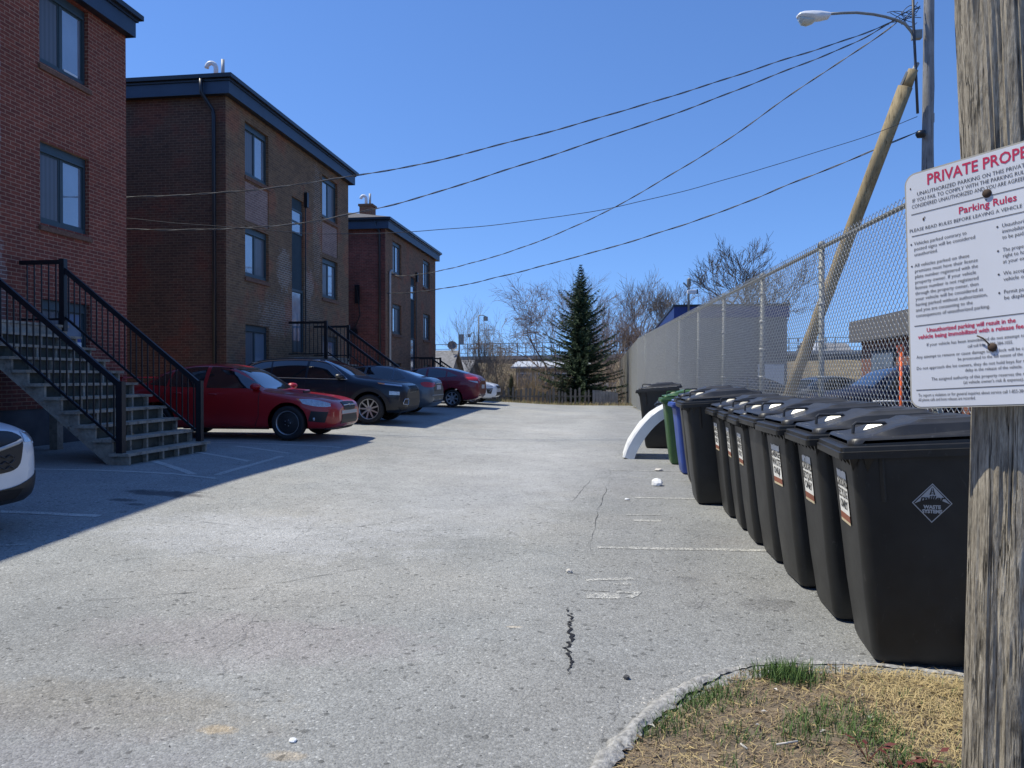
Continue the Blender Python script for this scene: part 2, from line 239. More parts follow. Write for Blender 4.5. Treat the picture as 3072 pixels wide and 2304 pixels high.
# ------------------------------------------------------------------ mesh builder
class MB:
    def __init__(s): s.v = []; s.f = []; s.m = []; s.sm = []
    def add(s, vs, fs, mi=0, smooth=False):
        o = len(s.v); s.v.extend([tuple(p) for p in vs])
        for f in fs: s.f.append(tuple(i + o for i in f)); s.m.append(mi); s.sm.append(smooth)
        return s
    def box(s, a, b, mi=0, Mx=None):
        x0, y0, z0 = a; x1, y1, z1 = b
        vs = [Vector(p) for p in ((x0, y0, z0), (x1, y0, z0), (x1, y1, z0), (x0, y1, z0), (x0, y0, z1), (x1, y0, z1), (x1, y1, z1), (x0, y1, z1))]
        if Mx: vs = [Mx @ p for p in vs]
        return s.add(vs, [(0, 3, 2, 1), (4, 5, 6, 7), (0, 1, 5, 4), (1, 2, 6, 5), (2, 3, 7, 6), (3, 0, 4, 7)], mi)
    def beam(s, p, q, w, h, mi=0, up=Vector((0, 0, 1))):   # box from p to q with width w and height h
        p = Vector(p); q = Vector(q); d = (q - p); L = d.length; d.normalize(); sx = d.cross(up)
        if sx.length < 1e-4: sx = d.cross(Vector((1, 0, 0)))
        sx.normalize(); u = sx.cross(d); Mx = Matrix((d, sx, u)).transposed().to_4x4(); Mx.translation = p
        return s.box((0, -w / 2, -h / 2), (L, w / 2, h / 2), mi, Mx)
    def tube(s, pts, r, n=6, mi=0, caps=True, smooth=True):
        pts = [Vector(p) for p in pts]; k = len(pts); rs = r if isinstance(r, (list, tuple)) else [r] * k; vs = []
        t = (pts[1] - pts[0]).normalized(); a = t.cross(Vector((0, 0, 1)))
        if a.length < 1e-3: a = t.cross(Vector((1, 0, 0)))
        a.normalize()
        for i, p in enumerate(pts):
            t2 = (pts[min(i + 1, k - 1)] - pts[max(i - 1, 0)])
            if t2.length > 1e-9: t = t2.normalized()
            a = (a - t * a.dot(t)); a = a.normalized() if a.length > 1e-6 else t.orthogonal().normalized(); b = t.cross(a)
            for j in range(n):
                an = 2 * pi * j / n; vs.append(p + (a * cos(an) + b * sin(an)) * rs[i])
        fs = [(i * n + j, i * n + (j + 1) % n, (i + 1) * n + (j + 1) % n, (i + 1) * n + j) for i in range(k - 1) for j in range(n)]
        if caps: fs += [tuple(range(n - 1, -1, -1)), tuple((k - 1) * n + j for j in range(n))]
        return s.add(vs, fs, mi, smooth)
    def lathe(s, prof, n=24, Mx=None, mi=0, smooth=True, closed=False):   # prof (r,z) about local z
        vs = []
        for r, z in prof:
            for j in range(n):
                a = 2 * pi * j / n; p = Vector((r * cos(a), r * sin(a), z)); vs.append(Mx @ p if Mx else p)
        k = len(prof); fs = []
        for i in range(k if closed else k - 1):
            for j in range(n): i2 = (i + 1) % k; fs.append((i * n + j, i * n + (j + 1) % n, i2 * n + (j + 1) % n, i2 * n + j))
        return s.add(vs, fs, mi, smooth)
    def loft(s, rings, mi=0, smooth=True, caps=True):
        n = len(rings[0]); vs = [p for r in rings for p in r]; k = len(rings)
        fs = [(i * n + j, i * n + (j + 1) % n, (i + 1) * n + (j + 1) % n, (i + 1) * n + j) for i in range(k - 1) for j in range(n)]
        s.add(vs, fs, mi, smooth)
        if caps: s.add(rings[0], [tuple(range(n - 1, -1, -1))], mi); s.add(rings[-1], [tuple(range(n))], mi)
        return s
    def build(s, name, mats, parent=None, local=False, fix=False, sharp=None):
        me = bpy.data.meshes.new(name); vs = s.v
        if parent is not None and not local:
            o = Vector((0, 0, 0)); p = parent
            while p is not None: o += p.location; p = p.parent
            vs = [(a - o.x, b - o.y, c - o.z) for a, b, c in vs]
        me.from_pydata(vs, [], s.f)
        if not isinstance(mats, (list, tuple)): mats = [mats]
        for m in mats: me.materials.append(m)
        me.polygons.foreach_set('material_index', s.m); me.polygons.foreach_set('use_smooth', s.sm)
        me.update()
        if any(s.sm) and not all(s.sm) or sharp: me.set_sharp_from_angle(angle=radians(sharp or 38))
        if fix:
            bm = bmesh.new(); bm.from_mesh(me); bmesh.ops.remove_doubles(bm, verts=bm.verts, dist=1e-5); bmesh.ops.recalc_face_normals(bm, faces=bm.faces); bm.to_mesh(me); bm.free()
        o = bpy.data.objects.new(name, me); C.objects.link(o)
        if parent is not None: o.parent = parent
        return o
def tag(o, label=None, cat=None, group=None, kind=None):
    if label: o['label'] = label
    if cat: o['category'] = cat
    if group: o['group'] = group
    if kind: o['kind'] = kind
    return o
def thing(name, label, cat, loc=(0, 0, 0), rz=0, group=None):
    o = bpy.data.objects.new(name, None); C.objects.link(o); o.location = loc; o.rotation_euler = (0, 0, rz); o.empty_display_size = .2
    return tag(o, label, cat, group)
def bevel(o, w=.01, seg=2):
    md = o.modifiers.new('bevel', 'BEVEL'); md.width = w; md.segments = seg; md.limit_method = 'ANGLE'; md.angle_limit = radians(40); return o
def text_mesh(body, size, align='LEFT', bold=0., xs=1.0):
    cu = bpy.data.curves.new('txt', 'FONT'); cu.body = body; cu.size = size; cu.align_x = align; cu.offset = bold; cu.resolution_u = 2
    o = bpy.data.objects.new('txt', cu); C.objects.link(o); dg = bpy.context.evaluated_depsgraph_get(); me = bpy.data.meshes.new_from_object(o.evaluated_get(dg))
    vs = [Vector((v.co.x * xs, v.co.y, 0)) for v in me.vertices]; fs = [tuple(p.vertices) for p in me.polygons]
    bpy.data.objects.remove(o); bpy.data.curves.remove(cu); bpy.data.meshes.remove(me); return vs, fs
def copy_tree(o, parent=None):
    c = o.copy(); C.objects.link(c); c.parent = parent
    for ch in list(o.children): copy_tree(ch, c)
    return c
# ================================================================== GROUND
def sheet(name, xs, ys, zf, m, keep=None, kind='structure', parent=None, smooth=True):
    mb = MB(); idx = {}
    for j, y in enumerate(ys):
        for i, x in enumerate(xs): idx[i, j] = len(mb.v); mb.v.append((x, y, zf(x, y)))
    for j in range(len(ys) - 1):
        for i in range(len(xs) - 1):
            if keep and not keep((xs[i] + xs[i + 1]) / 2, (ys[j] + ys[j + 1]) / 2): continue
            mb.f.append((idx[i, j], idx[i + 1, j], idx[i + 1, j + 1], idx[i, j + 1])); mb.m.append(0); mb.sm.append(smooth)
    o = mb.build(name, m, parent)
    if kind: o['kind'] = kind
    return o
def rng(a, b, st):
    n = max(1, int(round((b - a) / st))); return [a + (b - a) * i / n for i in range(n + 1)]
def far_ext(l, vals): return sorted(set(l + vals))
gx = far_ext(rng(-26, 44, .7), [-1500, -600, -300, -150, -90, -60, -40, 60, 90, 150, 300, 600, 1500])
gy = far_ext(rng(-12, 70, .7), [-600, -200, -80, -40, -25, 80, 95, 120, 160, 250, 400, 700, 1500])
sheet('ground', gx, gy, lambda x, y: T(x, y) - .05 + (0 if y < 36 else .12 * (mnoise.noise(Vector((x * .3, y * .3, 0))))), M['terr'])
lot = sheet('parking_lot', rng(-9.96, 2.8, .28), rng(-9, 34.0, .28), lambda x, y: g(x, y), M['lot'], keep=lambda x, y: x < fence_x(y) + .15)
sheet('yard', rng(1.2, 40, .8), rng(-9, 72, .8), lambda x, y: T(x, y) - .02, M['yard'], keep=lambda x, y: x > fence_x(min(y, 30)) + 1.0)
def marking(name, x0, y0, x1, y1, w, m='paint', wob=.006):
    mb = MB(); n = max(2, int(sqrt((x1 - x0) ** 2 + (y1 - y0) ** 2) / .12)); dx, dy = x1 - x0, y1 - y0; L = sqrt(dx * dx + dy * dy); nx, ny = -dy / L, dx / L; vs = []
    for i in range(n + 1):
        t = i / n; cx = x0 + dx * t; cy = y0 + dy * t
        for sgn in (-1, 1):
            o = sgn * w / 2 + random.uniform(-wob, wob); px, py = cx + nx * o, cy + ny * o; vs.append((px, py, g(px, py) + .003))
    fs = [(2 * i, 2 * i + 2, 2 * i + 3, 2 * i + 1) if False else (2 * i + 1, 2 * i, 2 * i + 2, 2 * i + 3) for i in range(n)]
    mb.add(vs, fs); return mb.build(name, M[m], lot)
for a in ((-.16, 6.6, 2.0, 6.68, .085, 'paint'), (.21, 9.1, 1.9, 9.1, .085, 'paint'), (-.1, 11.7, 1.8, 11.7, .085, 'paint2'), (.2, 14.3, 1.6, 14.3, .085, 'paint2'),
          (-9.2, 6.45, -4.89, 6.78, .10, 'paint3'), (-8.8, 9.15, -5.6, 9.18, .09, 'paint3'), (-5.6, 9.18, -4.95, 9.05, .08, 'paint3'),
          (-6.58, 10.28, -5.37, 9.25, .11, 'paint3'), (-6.64, 11.55, -5.35, 10.75, .09, 'paint3'), (-6.6, 12.7, -5.3, 12.0, .09, 'paint3'),
          (-5.09, 9.32, -5.23, 11.6, .09, 'paint3'), (-9, 13.2, -4.9, 13.3, .09, 'paint3'), (-9, 16.8, -4.6, 16.8, .09, 'paint2'), (-9, 21.3, -4.6, 21.3, .09, 'paint2'), (-9, 25.2, -4.4, 25.2, .09, 'paint2'), (-9, 29, -4.4, 29, .09, 'paint2'),
          (-9.2, 3.6, -4.95, 3.7, .09, 'paint2')): marking('painted_line', *a)
# worn stall numerals (fragments of bars, as left on the asphalt)
for a in ((-.22, 5.60, .12, 5.68, .07, 'paint'), (-.02, 5.52, .1, 5.55, .05, 'paint2'), (-.2, 5.22, .02, 5.24, .12, 'paint'), (.0, 5.33, .12, 5.34, .06, 'paint'), (.09, 5.21, .14, 5.36, .05, 'paint'), (-.22, 5.34, -.05, 5.34, .03, 'paint2'),
          (.10, 8.04, .45, 8.07, .07, 'paint2'), (.17, 7.76, .44, 7.77, .09, 'paint'), (-4.98, 8.12, -4.55, 8.17, .05, 'paint2'), (-5.1, 5.62, -4.8, 5.75, .06, 'paint2'), (.15, 10.9, .42, 10.92, .07, 'paint2')): marking('painted_numeral', *a, wob=.012)
# the long crack beside the stall number
def crack(pts, w0):
    mb = MB(); P = []
    for (a, b) in zip(pts[:-1], pts[1:]):
        for i in range(9): t = i / 9; P.append((a[0] + (b[0] - a[0]) * t + random.gauss(0, .008), a[1] + (b[1] - a[1]) * t))
    vs = []
    for i, (x, y) in enumerate(P):
        w = w0 * (.35 + random.random()) * sin(pi * (i + .6) / (len(P) + .2)) ** .5; vs += [(x - w / 2, y, g(x, y) + .005), (x + w / 2, y + random.gauss(0, .004), g(x, y) + .005)]
    mb.add(vs, [(2 * i, 2 * i + 1, 2 * i + 3, 2 * i + 2) for i in range(len(P) - 1)]); return mb.build('crack', M['dark'], lot)
crack([(-.33, 4.95), (-.27, 4.76), (-.28, 4.6), (-.25, 4.38), (-.27, 4.22), (-.23, 4.03), (-.24, 3.84)], .020)
crack([(-.33, 10.6), (-.4, 9.9), (-.46, 9.2), (-.5, 8.6)], .005); crack([(-.05, 10.9), (-.12, 9.9), (-.2, 8.2), (-.22, 6.2)], .004)
crack([(-4.2, 6.9), (-3.2, 6.75), (-2.4, 7.1), (-1.4, 6.7), (-.9, 7.0)], .003)
crack([(-3.4, 4.6), (-2.5, 5.1), (-1.7, 5.9), (-1.1, 6.3)], .003); crack([(-3.9, 5.4), (-3.0, 6.2), (-2.2, 7.4), (-1.6, 8.1)], .003)
# grass verge (raised corner) and its worn kerb
EDGE = [(-1.2, -1.5), (-.75, .4), (-.42, 1.6), (-.22, 2.4), (-.06, 2.97), (.03, 3.2), (.16, 3.49), (.33, 3.76), (.52, 3.99), (.74, 4.14), (1.01, 4.19), (1.32, 4.20), (1.6, 4.15), (1.95, 4.0), (2.35, 3.6), (2.6, 2.6), (2.75, 1), (2.85, -1.5)]
def dens(pts, k):
    out = []
    for i in range(len(pts) - 1):
        p0 = Vector(pts[max(i - 1, 0)]); p1 = Vector(pts[i]); p2 = Vector(pts[i + 1]); p3 = Vector(pts[min(i + 2, len(pts) - 1)])
        for j in range(k): t = j / k; out.append(.5 * ((2 * p1) + (-p0 + p2) * t + (2 * p0 - 5 * p1 + 4 * p2 - p3) * t * t + (-p0 + 3 * p1 - 3 * p2 + p3) * t ** 3))
    return out + [Vector(pts[-1])]
ED = dens(EDGE, 10); VC = Vector((1.3, 1.0))
def verge_z(x, y, s): return .075 * (1 - s ** 5) + .025 * mnoise.noise(Vector((x * 4, y * 4, 0))) * (1 - s ** 8) - .012 * s ** 6
def verge_s(p):   # radial parameter of a point, None outside
    best = None; a = atan2(p.y - VC.y, p.x - VC.x)
    for q, r in zip(ED[:-1], ED[1:]):
        d = p - VC; e = r - q; f = q - VC; den = d.x * e.y - d.y * e.x
        if abs(den) < 1e-9: continue
        t = (f.x * e.y - f.y * e.x) / den; u = (f.x * d.y - f.y * d.x) / den
        if t > 0 and 0 <= u <= 1: return 1 / t
    return None
mb = MB(); NR = 34
for e in ED:
    for j in range(NR + 1): s = j / NR; p = VC + (e - VC) * s; mb.v.append((p.x, p.y, verge_z(p.x, p.y, s)))
for i in range(len(ED) - 1):
    for j in range(NR): a = i * (NR + 1) + j; b = a + NR + 1; mb.f.append((a, a + 1, b + 1, b)); mb.m.append(0); mb.sm.append(True)
o = mb.build('verge', M['soil']); o['kind'] = 'structure'
mb = MB(); rings = []
KE = [p for p in ED if p.y > -1.4 and p.x < 1.75]
for i, p in enumerate(KE):
    q = KE[min(i + 1, len(KE) - 1)]; r = KE[max(i - 1, 0)]; t = (q - r).normalized(); nrm = Vector((-t.y, t.x))
    fade = 1 - .85 * ss(p.x, .25, .62); w = .052 * (.7 + .5 * mnoise.noise(Vector((i * .35, 0, 0)))) * (.30 + .85 * fade); hgt = (.034 + .03 * mnoise.noise(Vector((i * .31, 3, 0))) + .012 * mnoise.noise(Vector((i * 1.1, 7, 0)))) * (.25 + .75 * fade)
    jit = lambda: random.gauss(0, .0022); rings.append([Vector((p.x + nrm.x * a * w + jit(), p.y + nrm.y * a * w + jit(), max(z, -.02) + g(p.x, p.y) + .002 * random.gauss(0, 1))) for a, z in ((1.25, -.02), (.95, hgt * .25), (.5, hgt * .8), (0, hgt), (-.6, hgt * .95), (-1.25, hgt * .4))])
mb.loft(rings); o = mb.build('kerb', M['kerb']); o['kind'] = 'structure'

def blades(name, n, region, mats, hmin, hmax, wbase, lean, pick):
    mb = MB(); c = 0; tries = 0
    while c < n and tries < n * 8:
        tries += 1; x, y = region(); s = verge_s(Vector((x, y)))
        if s is None or s > .985: continue
        r = pick(x, y)
        if r is None: continue
        mi, hs, ls = r; z = verge_z(x, y, s); h = random.uniform(hmin, hmax) * hs; a = random.uniform(0, 2 * pi); l = h * lean * ls * random.uniform(.3, 1.3); w = wbase * random.uniform(.6, 1.2)
        dx, dy = cos(a), sin(a); b = a + pi / 2 + random.uniform(-.5, .5); wx, wy = cos(b) * w, sin(b) * w
        k = [(0, 0, 1), (.35, .55, .8), (1, 1 if ls < 1.6 else .55, .15)]; vs = []
        for (f, u, ww) in k: vs += [(x + dx * l * f - wx * ww, y + dy * l * f - wy * ww, z - .004 + h * u), (x + dx * l * f + wx * ww, y + dy * l * f + wy * ww, z - .004 + h * u)]
        mb.add(vs, [(0, 1, 3, 2), (2, 3, 5, 4)], mi); c += 1
    return tag(mb.build(name, mats), None, None, None, 'stuff')
def pick_main(x, y):
    n1 = mnoise.noise(Vector((x * 2.3, y * 2.3, 5))); n2 = mnoise.noise(Vector((x * 6, y * 6, 9)))
    straw = ss(x, .95, 1.35) * ss(y, 2.9, 3.3); gp = .35 + n1 * 1.3 + n2 * .5
    for (cx, cy, r, k) in ((.82, 3.95, .16, 1.5), (.45, 3.6, .22, .6), (.75, 3.45, .35, .5), (.95, 2.75, .3, .45), (1.3, 3.0, .18, .35)): gp += k * max(0, 1 - sqrt((x - cx) ** 2 + (y - cy) ** 2) / r)
    r = random.random()
    if r < straw * .8: return (1, 1.0, 1.9) if random.random() < .93 else (0, .9, .8)
    if gp - .3 > r * .9: return (0, 1.0 + .5 * max(0, 1 - sqrt((x - .82) ** 2 + (y - 3.95) ** 2) / .2), .75)
    if random.random() < .45: return (random.choice((1, 2, 2)), .55, 2.4)
    return None
blades('dry_grass', 26000, lambda: (random.uniform(-.3, 2.4), random.uniform(2.0, 4.25)), [M['gg'], M['gs'], M['gb']], .02, .062, .0021, .9, pick_main)['label'] = 'patchy green and straw coloured grass on the corner verge'
blades('grass_tuft', 420, lambda: (random.gauss(.84, .085), random.gauss(3.95, .06)), [M['gg']], .03, .11, .0024, .5, lambda x, y: (0, 1, 1))['label'] = 'bright green grass tuft at the edge of the verge'
# thatch: flat dead stems
mb = MB()
for i in range(3800):
    x, y = random.uniform(-.2, 2.2), random.uniform(2.1, 4.18); s = verge_s(Vector((x, y)))
    if s is None or s > .99: continue
    z = verge_z(x, y, s) + random.uniform(.002, .014); a = random.uniform(0, 2 * pi); L = random.uniform(.015, .07); w = random.uniform(.0008, .0022); dx, dy = cos(a) * L, sin(a) * L; nx, ny = -sin(a) * w, cos(a) * w
    mb.add([(x - nx, y - ny, z), (x + nx, y + ny, z), (x + dx + nx, y + dy + ny, z + random.uniform(-.004, .01)), (x + dx - nx, y + dy - ny, z + random.uniform(-.004, .01))], [(0, 1, 2, 3)], random.choice((0, 0, 1, 1, 1)))
for i in range(46):      # curled dead leaves and crumbs of litter
    x, y = random.uniform(.1, 2.0), random.uniform(2.5, 4.1); s = verge_s(Vector((x, y)))
    if s is None or s > .97: continue
    z = verge_z(x, y, s) + .012; a = random.uniform(0, 6.28); r = random.uniform(.008, .02); mb.add([(x + cos(a) * r, y + sin(a) * r, z + .004), (x - sin(a) * r * .5, y + cos(a) * r * .5, z + .008), (x - cos(a) * r, y - sin(a) * r, z), (x + sin(a) * r * .5, y - cos(a) * r * .5, z + .009)], [(0, 1, 2), (0, 2, 3)], random.choice((1, 1, 2)))
tag(mb.build('thatch', [M['gs'], M['gb'], M['stone']]), 'dead stems and thatch lying between the grass of the verge', None, None, 'stuff')
# red leaved weeds in front of the big pole
for (wx, wy, k) in ((1.0, 2.93, 9), (1.13, 2.98, 7), (.93, 3.02, 5)):
    mb = MB(); s = verge_s(Vector((wx, wy))); z0 = verge_z(wx, wy, s)
    for i in range(k):
        a = random.uniform(0, 2 * pi); L = random.uniform(.05, .10); p0 = Vector((wx, wy, z0)); p1 = p0 + Vector((cos(a) * L * .5, sin(a) * L * .5, L * .7)); p2 = p0 + Vector((cos(a) * L, sin(a) * L, L * .8))
        mb.tube([p0, p1], .0018, 4); sdir = Vector((-sin(a), cos(a), .2)) * .011
        mb.add([p1, (p1 + p2) / 2 + sdir, p2, (p1 + p2) / 2 - sdir], [(0, 1, 2, 3)], random.choice((0, 0, 1)))
    tag(mb.build('red_weed', [M['gr'], M['gb']]), ('biggest red leaved weed in the straw near the pole foot', 'red weed nearest the foot of the big wooden pole', 'smallest red weed at the left of the weed group')[(9, 7, 5).index(k)], 'weed', 'red weeds on the verge')
# loose grit on the asphalt
mb = MB()
def peb(mb, x, y, z, r, mi):
    q = [(1, 0, 0), (0, 1, 0), (-1, 0, 0), (0, -1, 0), (0, 0, 1)]; vs = [(x + a * r * random.uniform(.6, 1.2), y + b * r * random.uniform(.6, 1.2), z + c * r * random.uniform(.5, .9)) for a, b, c in q]
    mb.add(vs, [(0, 1, 4), (1, 2, 4), (2, 3, 4), (3, 0, 4)], mi)
for i in range(1700):
    y = 2.2 + 9 * random.random() ** 1.6; x = random.uniform(-4.5, 1.4) * (.4 + y / 10)
    if verge_s(Vector((x, y))) and verge_s(Vector((x, y))) < 1.02: continue
    peb(mb, x, y, g(x, y), random.choice((.0022, .003, .004)) * random.uniform(.7, 1.5), random.choice((0, 0, 0, 0, 1)))
for i in range(240):
    e = random.choice(ED[20:150]); x, y = e.x + random.gauss(-.05, .08), e.y + random.gauss(.03, .06); peb(mb, x, y, g(x, y), random.uniform(.003, .008), random.choice((0, 1, 1)))
tag(mb.build('grit', [M['peb'], M['stone']]), 'loose grit scattered over the asphalt', None, None, 'stuff')
def rock(name, label, cat, x, y, r, m, sq=.7):
    mb = MB(); vs = []; fs = []; bm = bmesh.new(); bmesh.ops.create_icosphere(bm, subdivisions=2, radius=r)
    for v in bm.verts: v.co *= 1 + .45 * mnoise.noise(v.co * (1.2 / r) + Vector((x, y, 0))); v.co.z *= sq
    lo = min(v.co.z for v in bm.verts)
    mb.add([(v.co.x + x, v.co.y + y, v.co.z - lo * .8 + g(x, y)) for v in bm.verts], [tuple(v.index for v in f.verts) for f in bm.faces]); bm.free()
    return tag(mb.build(name, m), label, cat)
rock('stone', 'pale crumpled lump lying on the asphalt near the bins', 'stone', .52, 10.11, .075, M['foam'])
rock('stone', 'dark pebble on the asphalt in front of the verge', 'stone', .05, 3.86, .016, M['peb']); rock('stone', 'white chip between the painted line and the bins', 'stone', .12, 8.93, .028, M['foam'], .4)
rock('stone', 'pale flat stone beside the blue bin', 'stone', .62, 11.7, .06, M['stone'], .35); rock('stone', 'white pebble on the near left asphalt', 'stone', -1.32, 3.02, .018, M['foam'], .4)
rock('stone', 'small grey stone left of the worn stall number', 'stone', -.35, 5.78, .022, M['stone'])
# litter stem pieces on the verge
for (x, y, a, L, lb) in ((.62, 3.12, .3, .09, 'longer pale broken stick on the verge'), (.5, 3.06, 2.2, .035, 'short pale stick left of the longer one on the verge')):
    s = verge_s(Vector((x, y))); z = verge_z(x, y, s) + .022; mb = MB(); mb.tube([(x, y, z), (x + cos(a) * L, y + sin(a) * L, z + .006)], .004, 6); tag(mb.build('stick', M['stone']), lb, 'stick', 'pale sticks on the verge')
# ================================================================== BUILDINGS
XW = -9.95
def wall_x(mb, x, y0, y1, z0, z1, ops, depth=.11, mi=0):     # wall facing +X with recessed openings
    ys = sorted(set([y0, y1] + [v for o in ops for v in o[:2]])); zs = sorted(set([z0, z1] + [v for o in ops for v in o[2:4]]))
    for a, b in zip(ys[:-1], ys[1:]):
        for c, d in zip(zs[:-1], zs[1:]):
            if any(o[0] <= a and b <= o[1] and o[2] <= c and d <= o[3] for o in ops): continue
            mb.add([(x, a, c), (x, b, c), (x, b, d), (x, a, d)], [(0, 1, 2, 3)], mi)
    for (a, b, c, d) in ops:
        X = x - depth
        mb.add([(x, a, c), (X, a, c), (X, a, d), (x, a, d)], [(0, 3, 2, 1)][::-1], mi); mb.add([(x, b, c), (X, b, c), (X, b, d), (x, b, d)], [(0, 1, 2, 3)], mi)
        mb.add([(x, a, d), (X, a, d), (X, b, d), (x, b, d)], [(0, 1, 2, 3)], mi); mb.add([(x, a, c), (x, b, c), (X, b, c), (X, a, c)], [(0, 1, 2, 3)], mi)
def window(root, a, b, c, d, glass_right=True, extra=None, header=.17, foot=.10, x=XW):
    X = x - .11; mb = MB(); fr = .055
    mb.box((X - .03, a, c), (X + .03, a + fr, d)); mb.box((X - .03, b - fr, c), (X + .03, b, d))
    mb.box((X - .03, a + fr, d - header), (X + .028, b - fr, d)); mb.box((X + .028, a + fr, d - header), (X + .05, b - fr, d - header + .035))
    mb.box((X - .03, a + fr, c), (X + .036, b - fr, c + foot)); m = (a + b) / 2; mb.box((X - .028, m - .03, c + foot), (X + .018, m + .03, d - header))
    z0, z1 = c + foot, d - header
    for (p, q) in ((a + fr, m - .03), (m + .03, b - fr)): mb.box((X - .02, p, z0), (X + .008, p + .03, z1)); mb.box((X - .02, q - .03, z0), (X + .008, q, z1)); mb.box((X - .021, p + .03, z1 - .03), (X + .007, q - .03, z1)); mb.box((X - .021, p + .03, z0), (X + .007, q - .03, z0 + .03))
    w = mb.build('window', M['slate'], root)
    for k, (p, q) in enumerate(((a + fr + .03, m - .06), (m + .06, b - fr - .03))):
        isg = (k == 1) == glass_right
        pm = MB(); pm.box((X - .012, p, z0 + .03), (X - .004, q, z1 - .03)); pm.build('pane' if isg else 'screen', M['glass'] if isg else M['blind'], w)
    s = MB(); zs = c; vs = [(x + .045, a - .04, zs - .13), (x + .045, b + .04, zs - .13), (x + .045, b + .04, zs - .05), (x + .045, a - .04, zs - .05), (X + .02, a - .04, zs - .0), (X + .02, b + .04, zs - .0), (x - .02, a - .04, zs - .13), (x - .02, b + .04, zs - .13)]
    s.add(vs, [(0, 1, 2, 3), (3, 2, 5, 4), (6, 7, 1, 0), (0, 3, 4, 6), (1, 7, 5, 2)]); s.build('window_sill', M['sill'], root)
    return w
def hip(mb, x0, x1, y0, y1, z, slope=.3, thick=.0, mi=0):
    wx = (x1 - x0) / 2; wy = (y1 - y0) / 2; k = min(wx, wy); zr = z + k * slope
    if wx <= wy: r = [((x0 + x1) / 2, y0 + k, zr), ((x0 + x1) / 2, y1 - k, zr)]
    else: r = [(x0 + k, (y0 + y1) / 2, zr), (x1 - k, (y0 + y1) / 2, zr)]
    vs = [(x0, y0, z), (x1, y0, z), (x1, y1, z), (x0, y1, z)] + r
    if wx <= wy: fs = [(0, 1, 4), (1, 2, 5, 4), (2, 3, 5), (3, 0, 4, 5)]
    else: fs = [(0, 1, 5, 4), (1, 2, 5), (2, 3, 4, 5), (3, 0, 4)]
    mb.add(vs, fs + [(3, 2, 1, 0)], mi)
def ring(mb, x0, x1, y0, y1, z0, z1, t, mi=0):   # hollow rectangular band, outer dims given
    mb.box((x0, y0, z0), (x1, y0 + t, z1), mi); mb.box((x0, y1 - t, z0), (x1, y1, z1), mi); mb.box((x0, y0 + t, z0), (x0 + t, y1 - t, z1), mi); mb.box((x1 - t, y0 + t, z0), (x1, y1 - t, z1), mi)
def building(name, label, y0, y1, zf, zt, bf, be, wins, strips, group, infills=(), endov=.2, zbase=-1.0, rs=.3):
    root = thing(name, label, 'apartment block', (XW, (y0 + y1) / 2, .2), 0, group)
    ops = [w[:4] for w in wins] + [s[:4] for s in strips] + list(infills); mb = MB(); xb = XW - 10
    wall_x(mb, XW, y0, y1, zf, zt, ops)
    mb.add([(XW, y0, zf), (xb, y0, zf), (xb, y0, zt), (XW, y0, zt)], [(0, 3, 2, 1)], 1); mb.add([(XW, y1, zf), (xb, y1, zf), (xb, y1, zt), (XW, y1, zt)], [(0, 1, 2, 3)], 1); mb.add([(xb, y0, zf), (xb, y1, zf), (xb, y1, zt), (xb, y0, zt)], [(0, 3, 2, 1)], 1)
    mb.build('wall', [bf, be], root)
    f = MB(); f.box((xb + .02, y0 + .02, zbase), (XW - .02, y1 - .02, zf)); f.box((XW - 9.9, y0 + .1, zf + .001), (XW - .14, y1 - .1, zf + .05)); f.build('foundation', M['found'], root)
    core = MB(); core.box((xb + .3, y0 + .3, zf + .06), (XW - .2, y1 - .3, zt - .02)); core.build('interior', M['dark'], root)
    for (a, b, c, d) in infills:
        i = MB(); i.box((XW - .11, a, c), (XW - .025, b, d)); i.build('brick_panel', M['infill'], root)
    for w in wins: window(root, *w[:4], glass_right=w[4])
    # eaves: soffit box, fascia board, gutter lip and hip roof
    e = .2; s = MB(); s.box((xb - e + .03, y0 - endov + .03, zt + .0), (XW + e - .03, y1 + endov - .03, zt + .05)); s.build('soffit', M['gut'], root)
    s = MB(); ring(s, xb - e, XW + e, y0 - endov, y1 + endov, zt - .015, zt + .34, .028)
    s.build('fascia', M['navyl'], root)
    s = MB(); ring(s, xb - e - .11, XW + e + .11, y0 - endov - .11, y1 + endov + .11, zt + .36, zt + .46, .16); ring(s, xb - e - .04, XW + e + .04, y0 - endov - .04, y1 + endov + .04, zt + .30, zt + .359, .09); s.build('gutter', M['gut'], root)
    s = MB(); hip(s, xb - e - .08, XW + e + .08, y0 - endov - .08, y1 + endov + .08, zt + .463, rs); s.build('roof', M['shingle'], root)
    return root
def pipe(root, pts, r=.045, m='gut', name='downspout', n=8):
    mb = MB(); mb.tube(pts, r, n); return mb.build(name, M[m], root)
def gooseneck(root, x, y, z, h=.9, r=.09, dirn=(-1, -.2), tall=True):
    mb = MB(); pts = [(x, y, z), (x, y, z + h * .55)]
    for i in range(1, 10): a = pi * i / 9; pts.append((x + dirn[0] * .12 * (1 - cos(a)), y + dirn[1] * .12 * (1 - cos(a)), z + h * .55 + .14 * sin(a)))
    mb.tube(pts, r, 12); mb.build('vent_pipe', M['white'], root)
    if tall: m2 = MB(); m2.tube([(x + .17, y + .05, z), (x + .17, y + .05, z + h)], r * .75, 12); m2.build('vent_pipe', M['pvc'], root)
G1 = 'three storey brick apartment blocks along the lot'
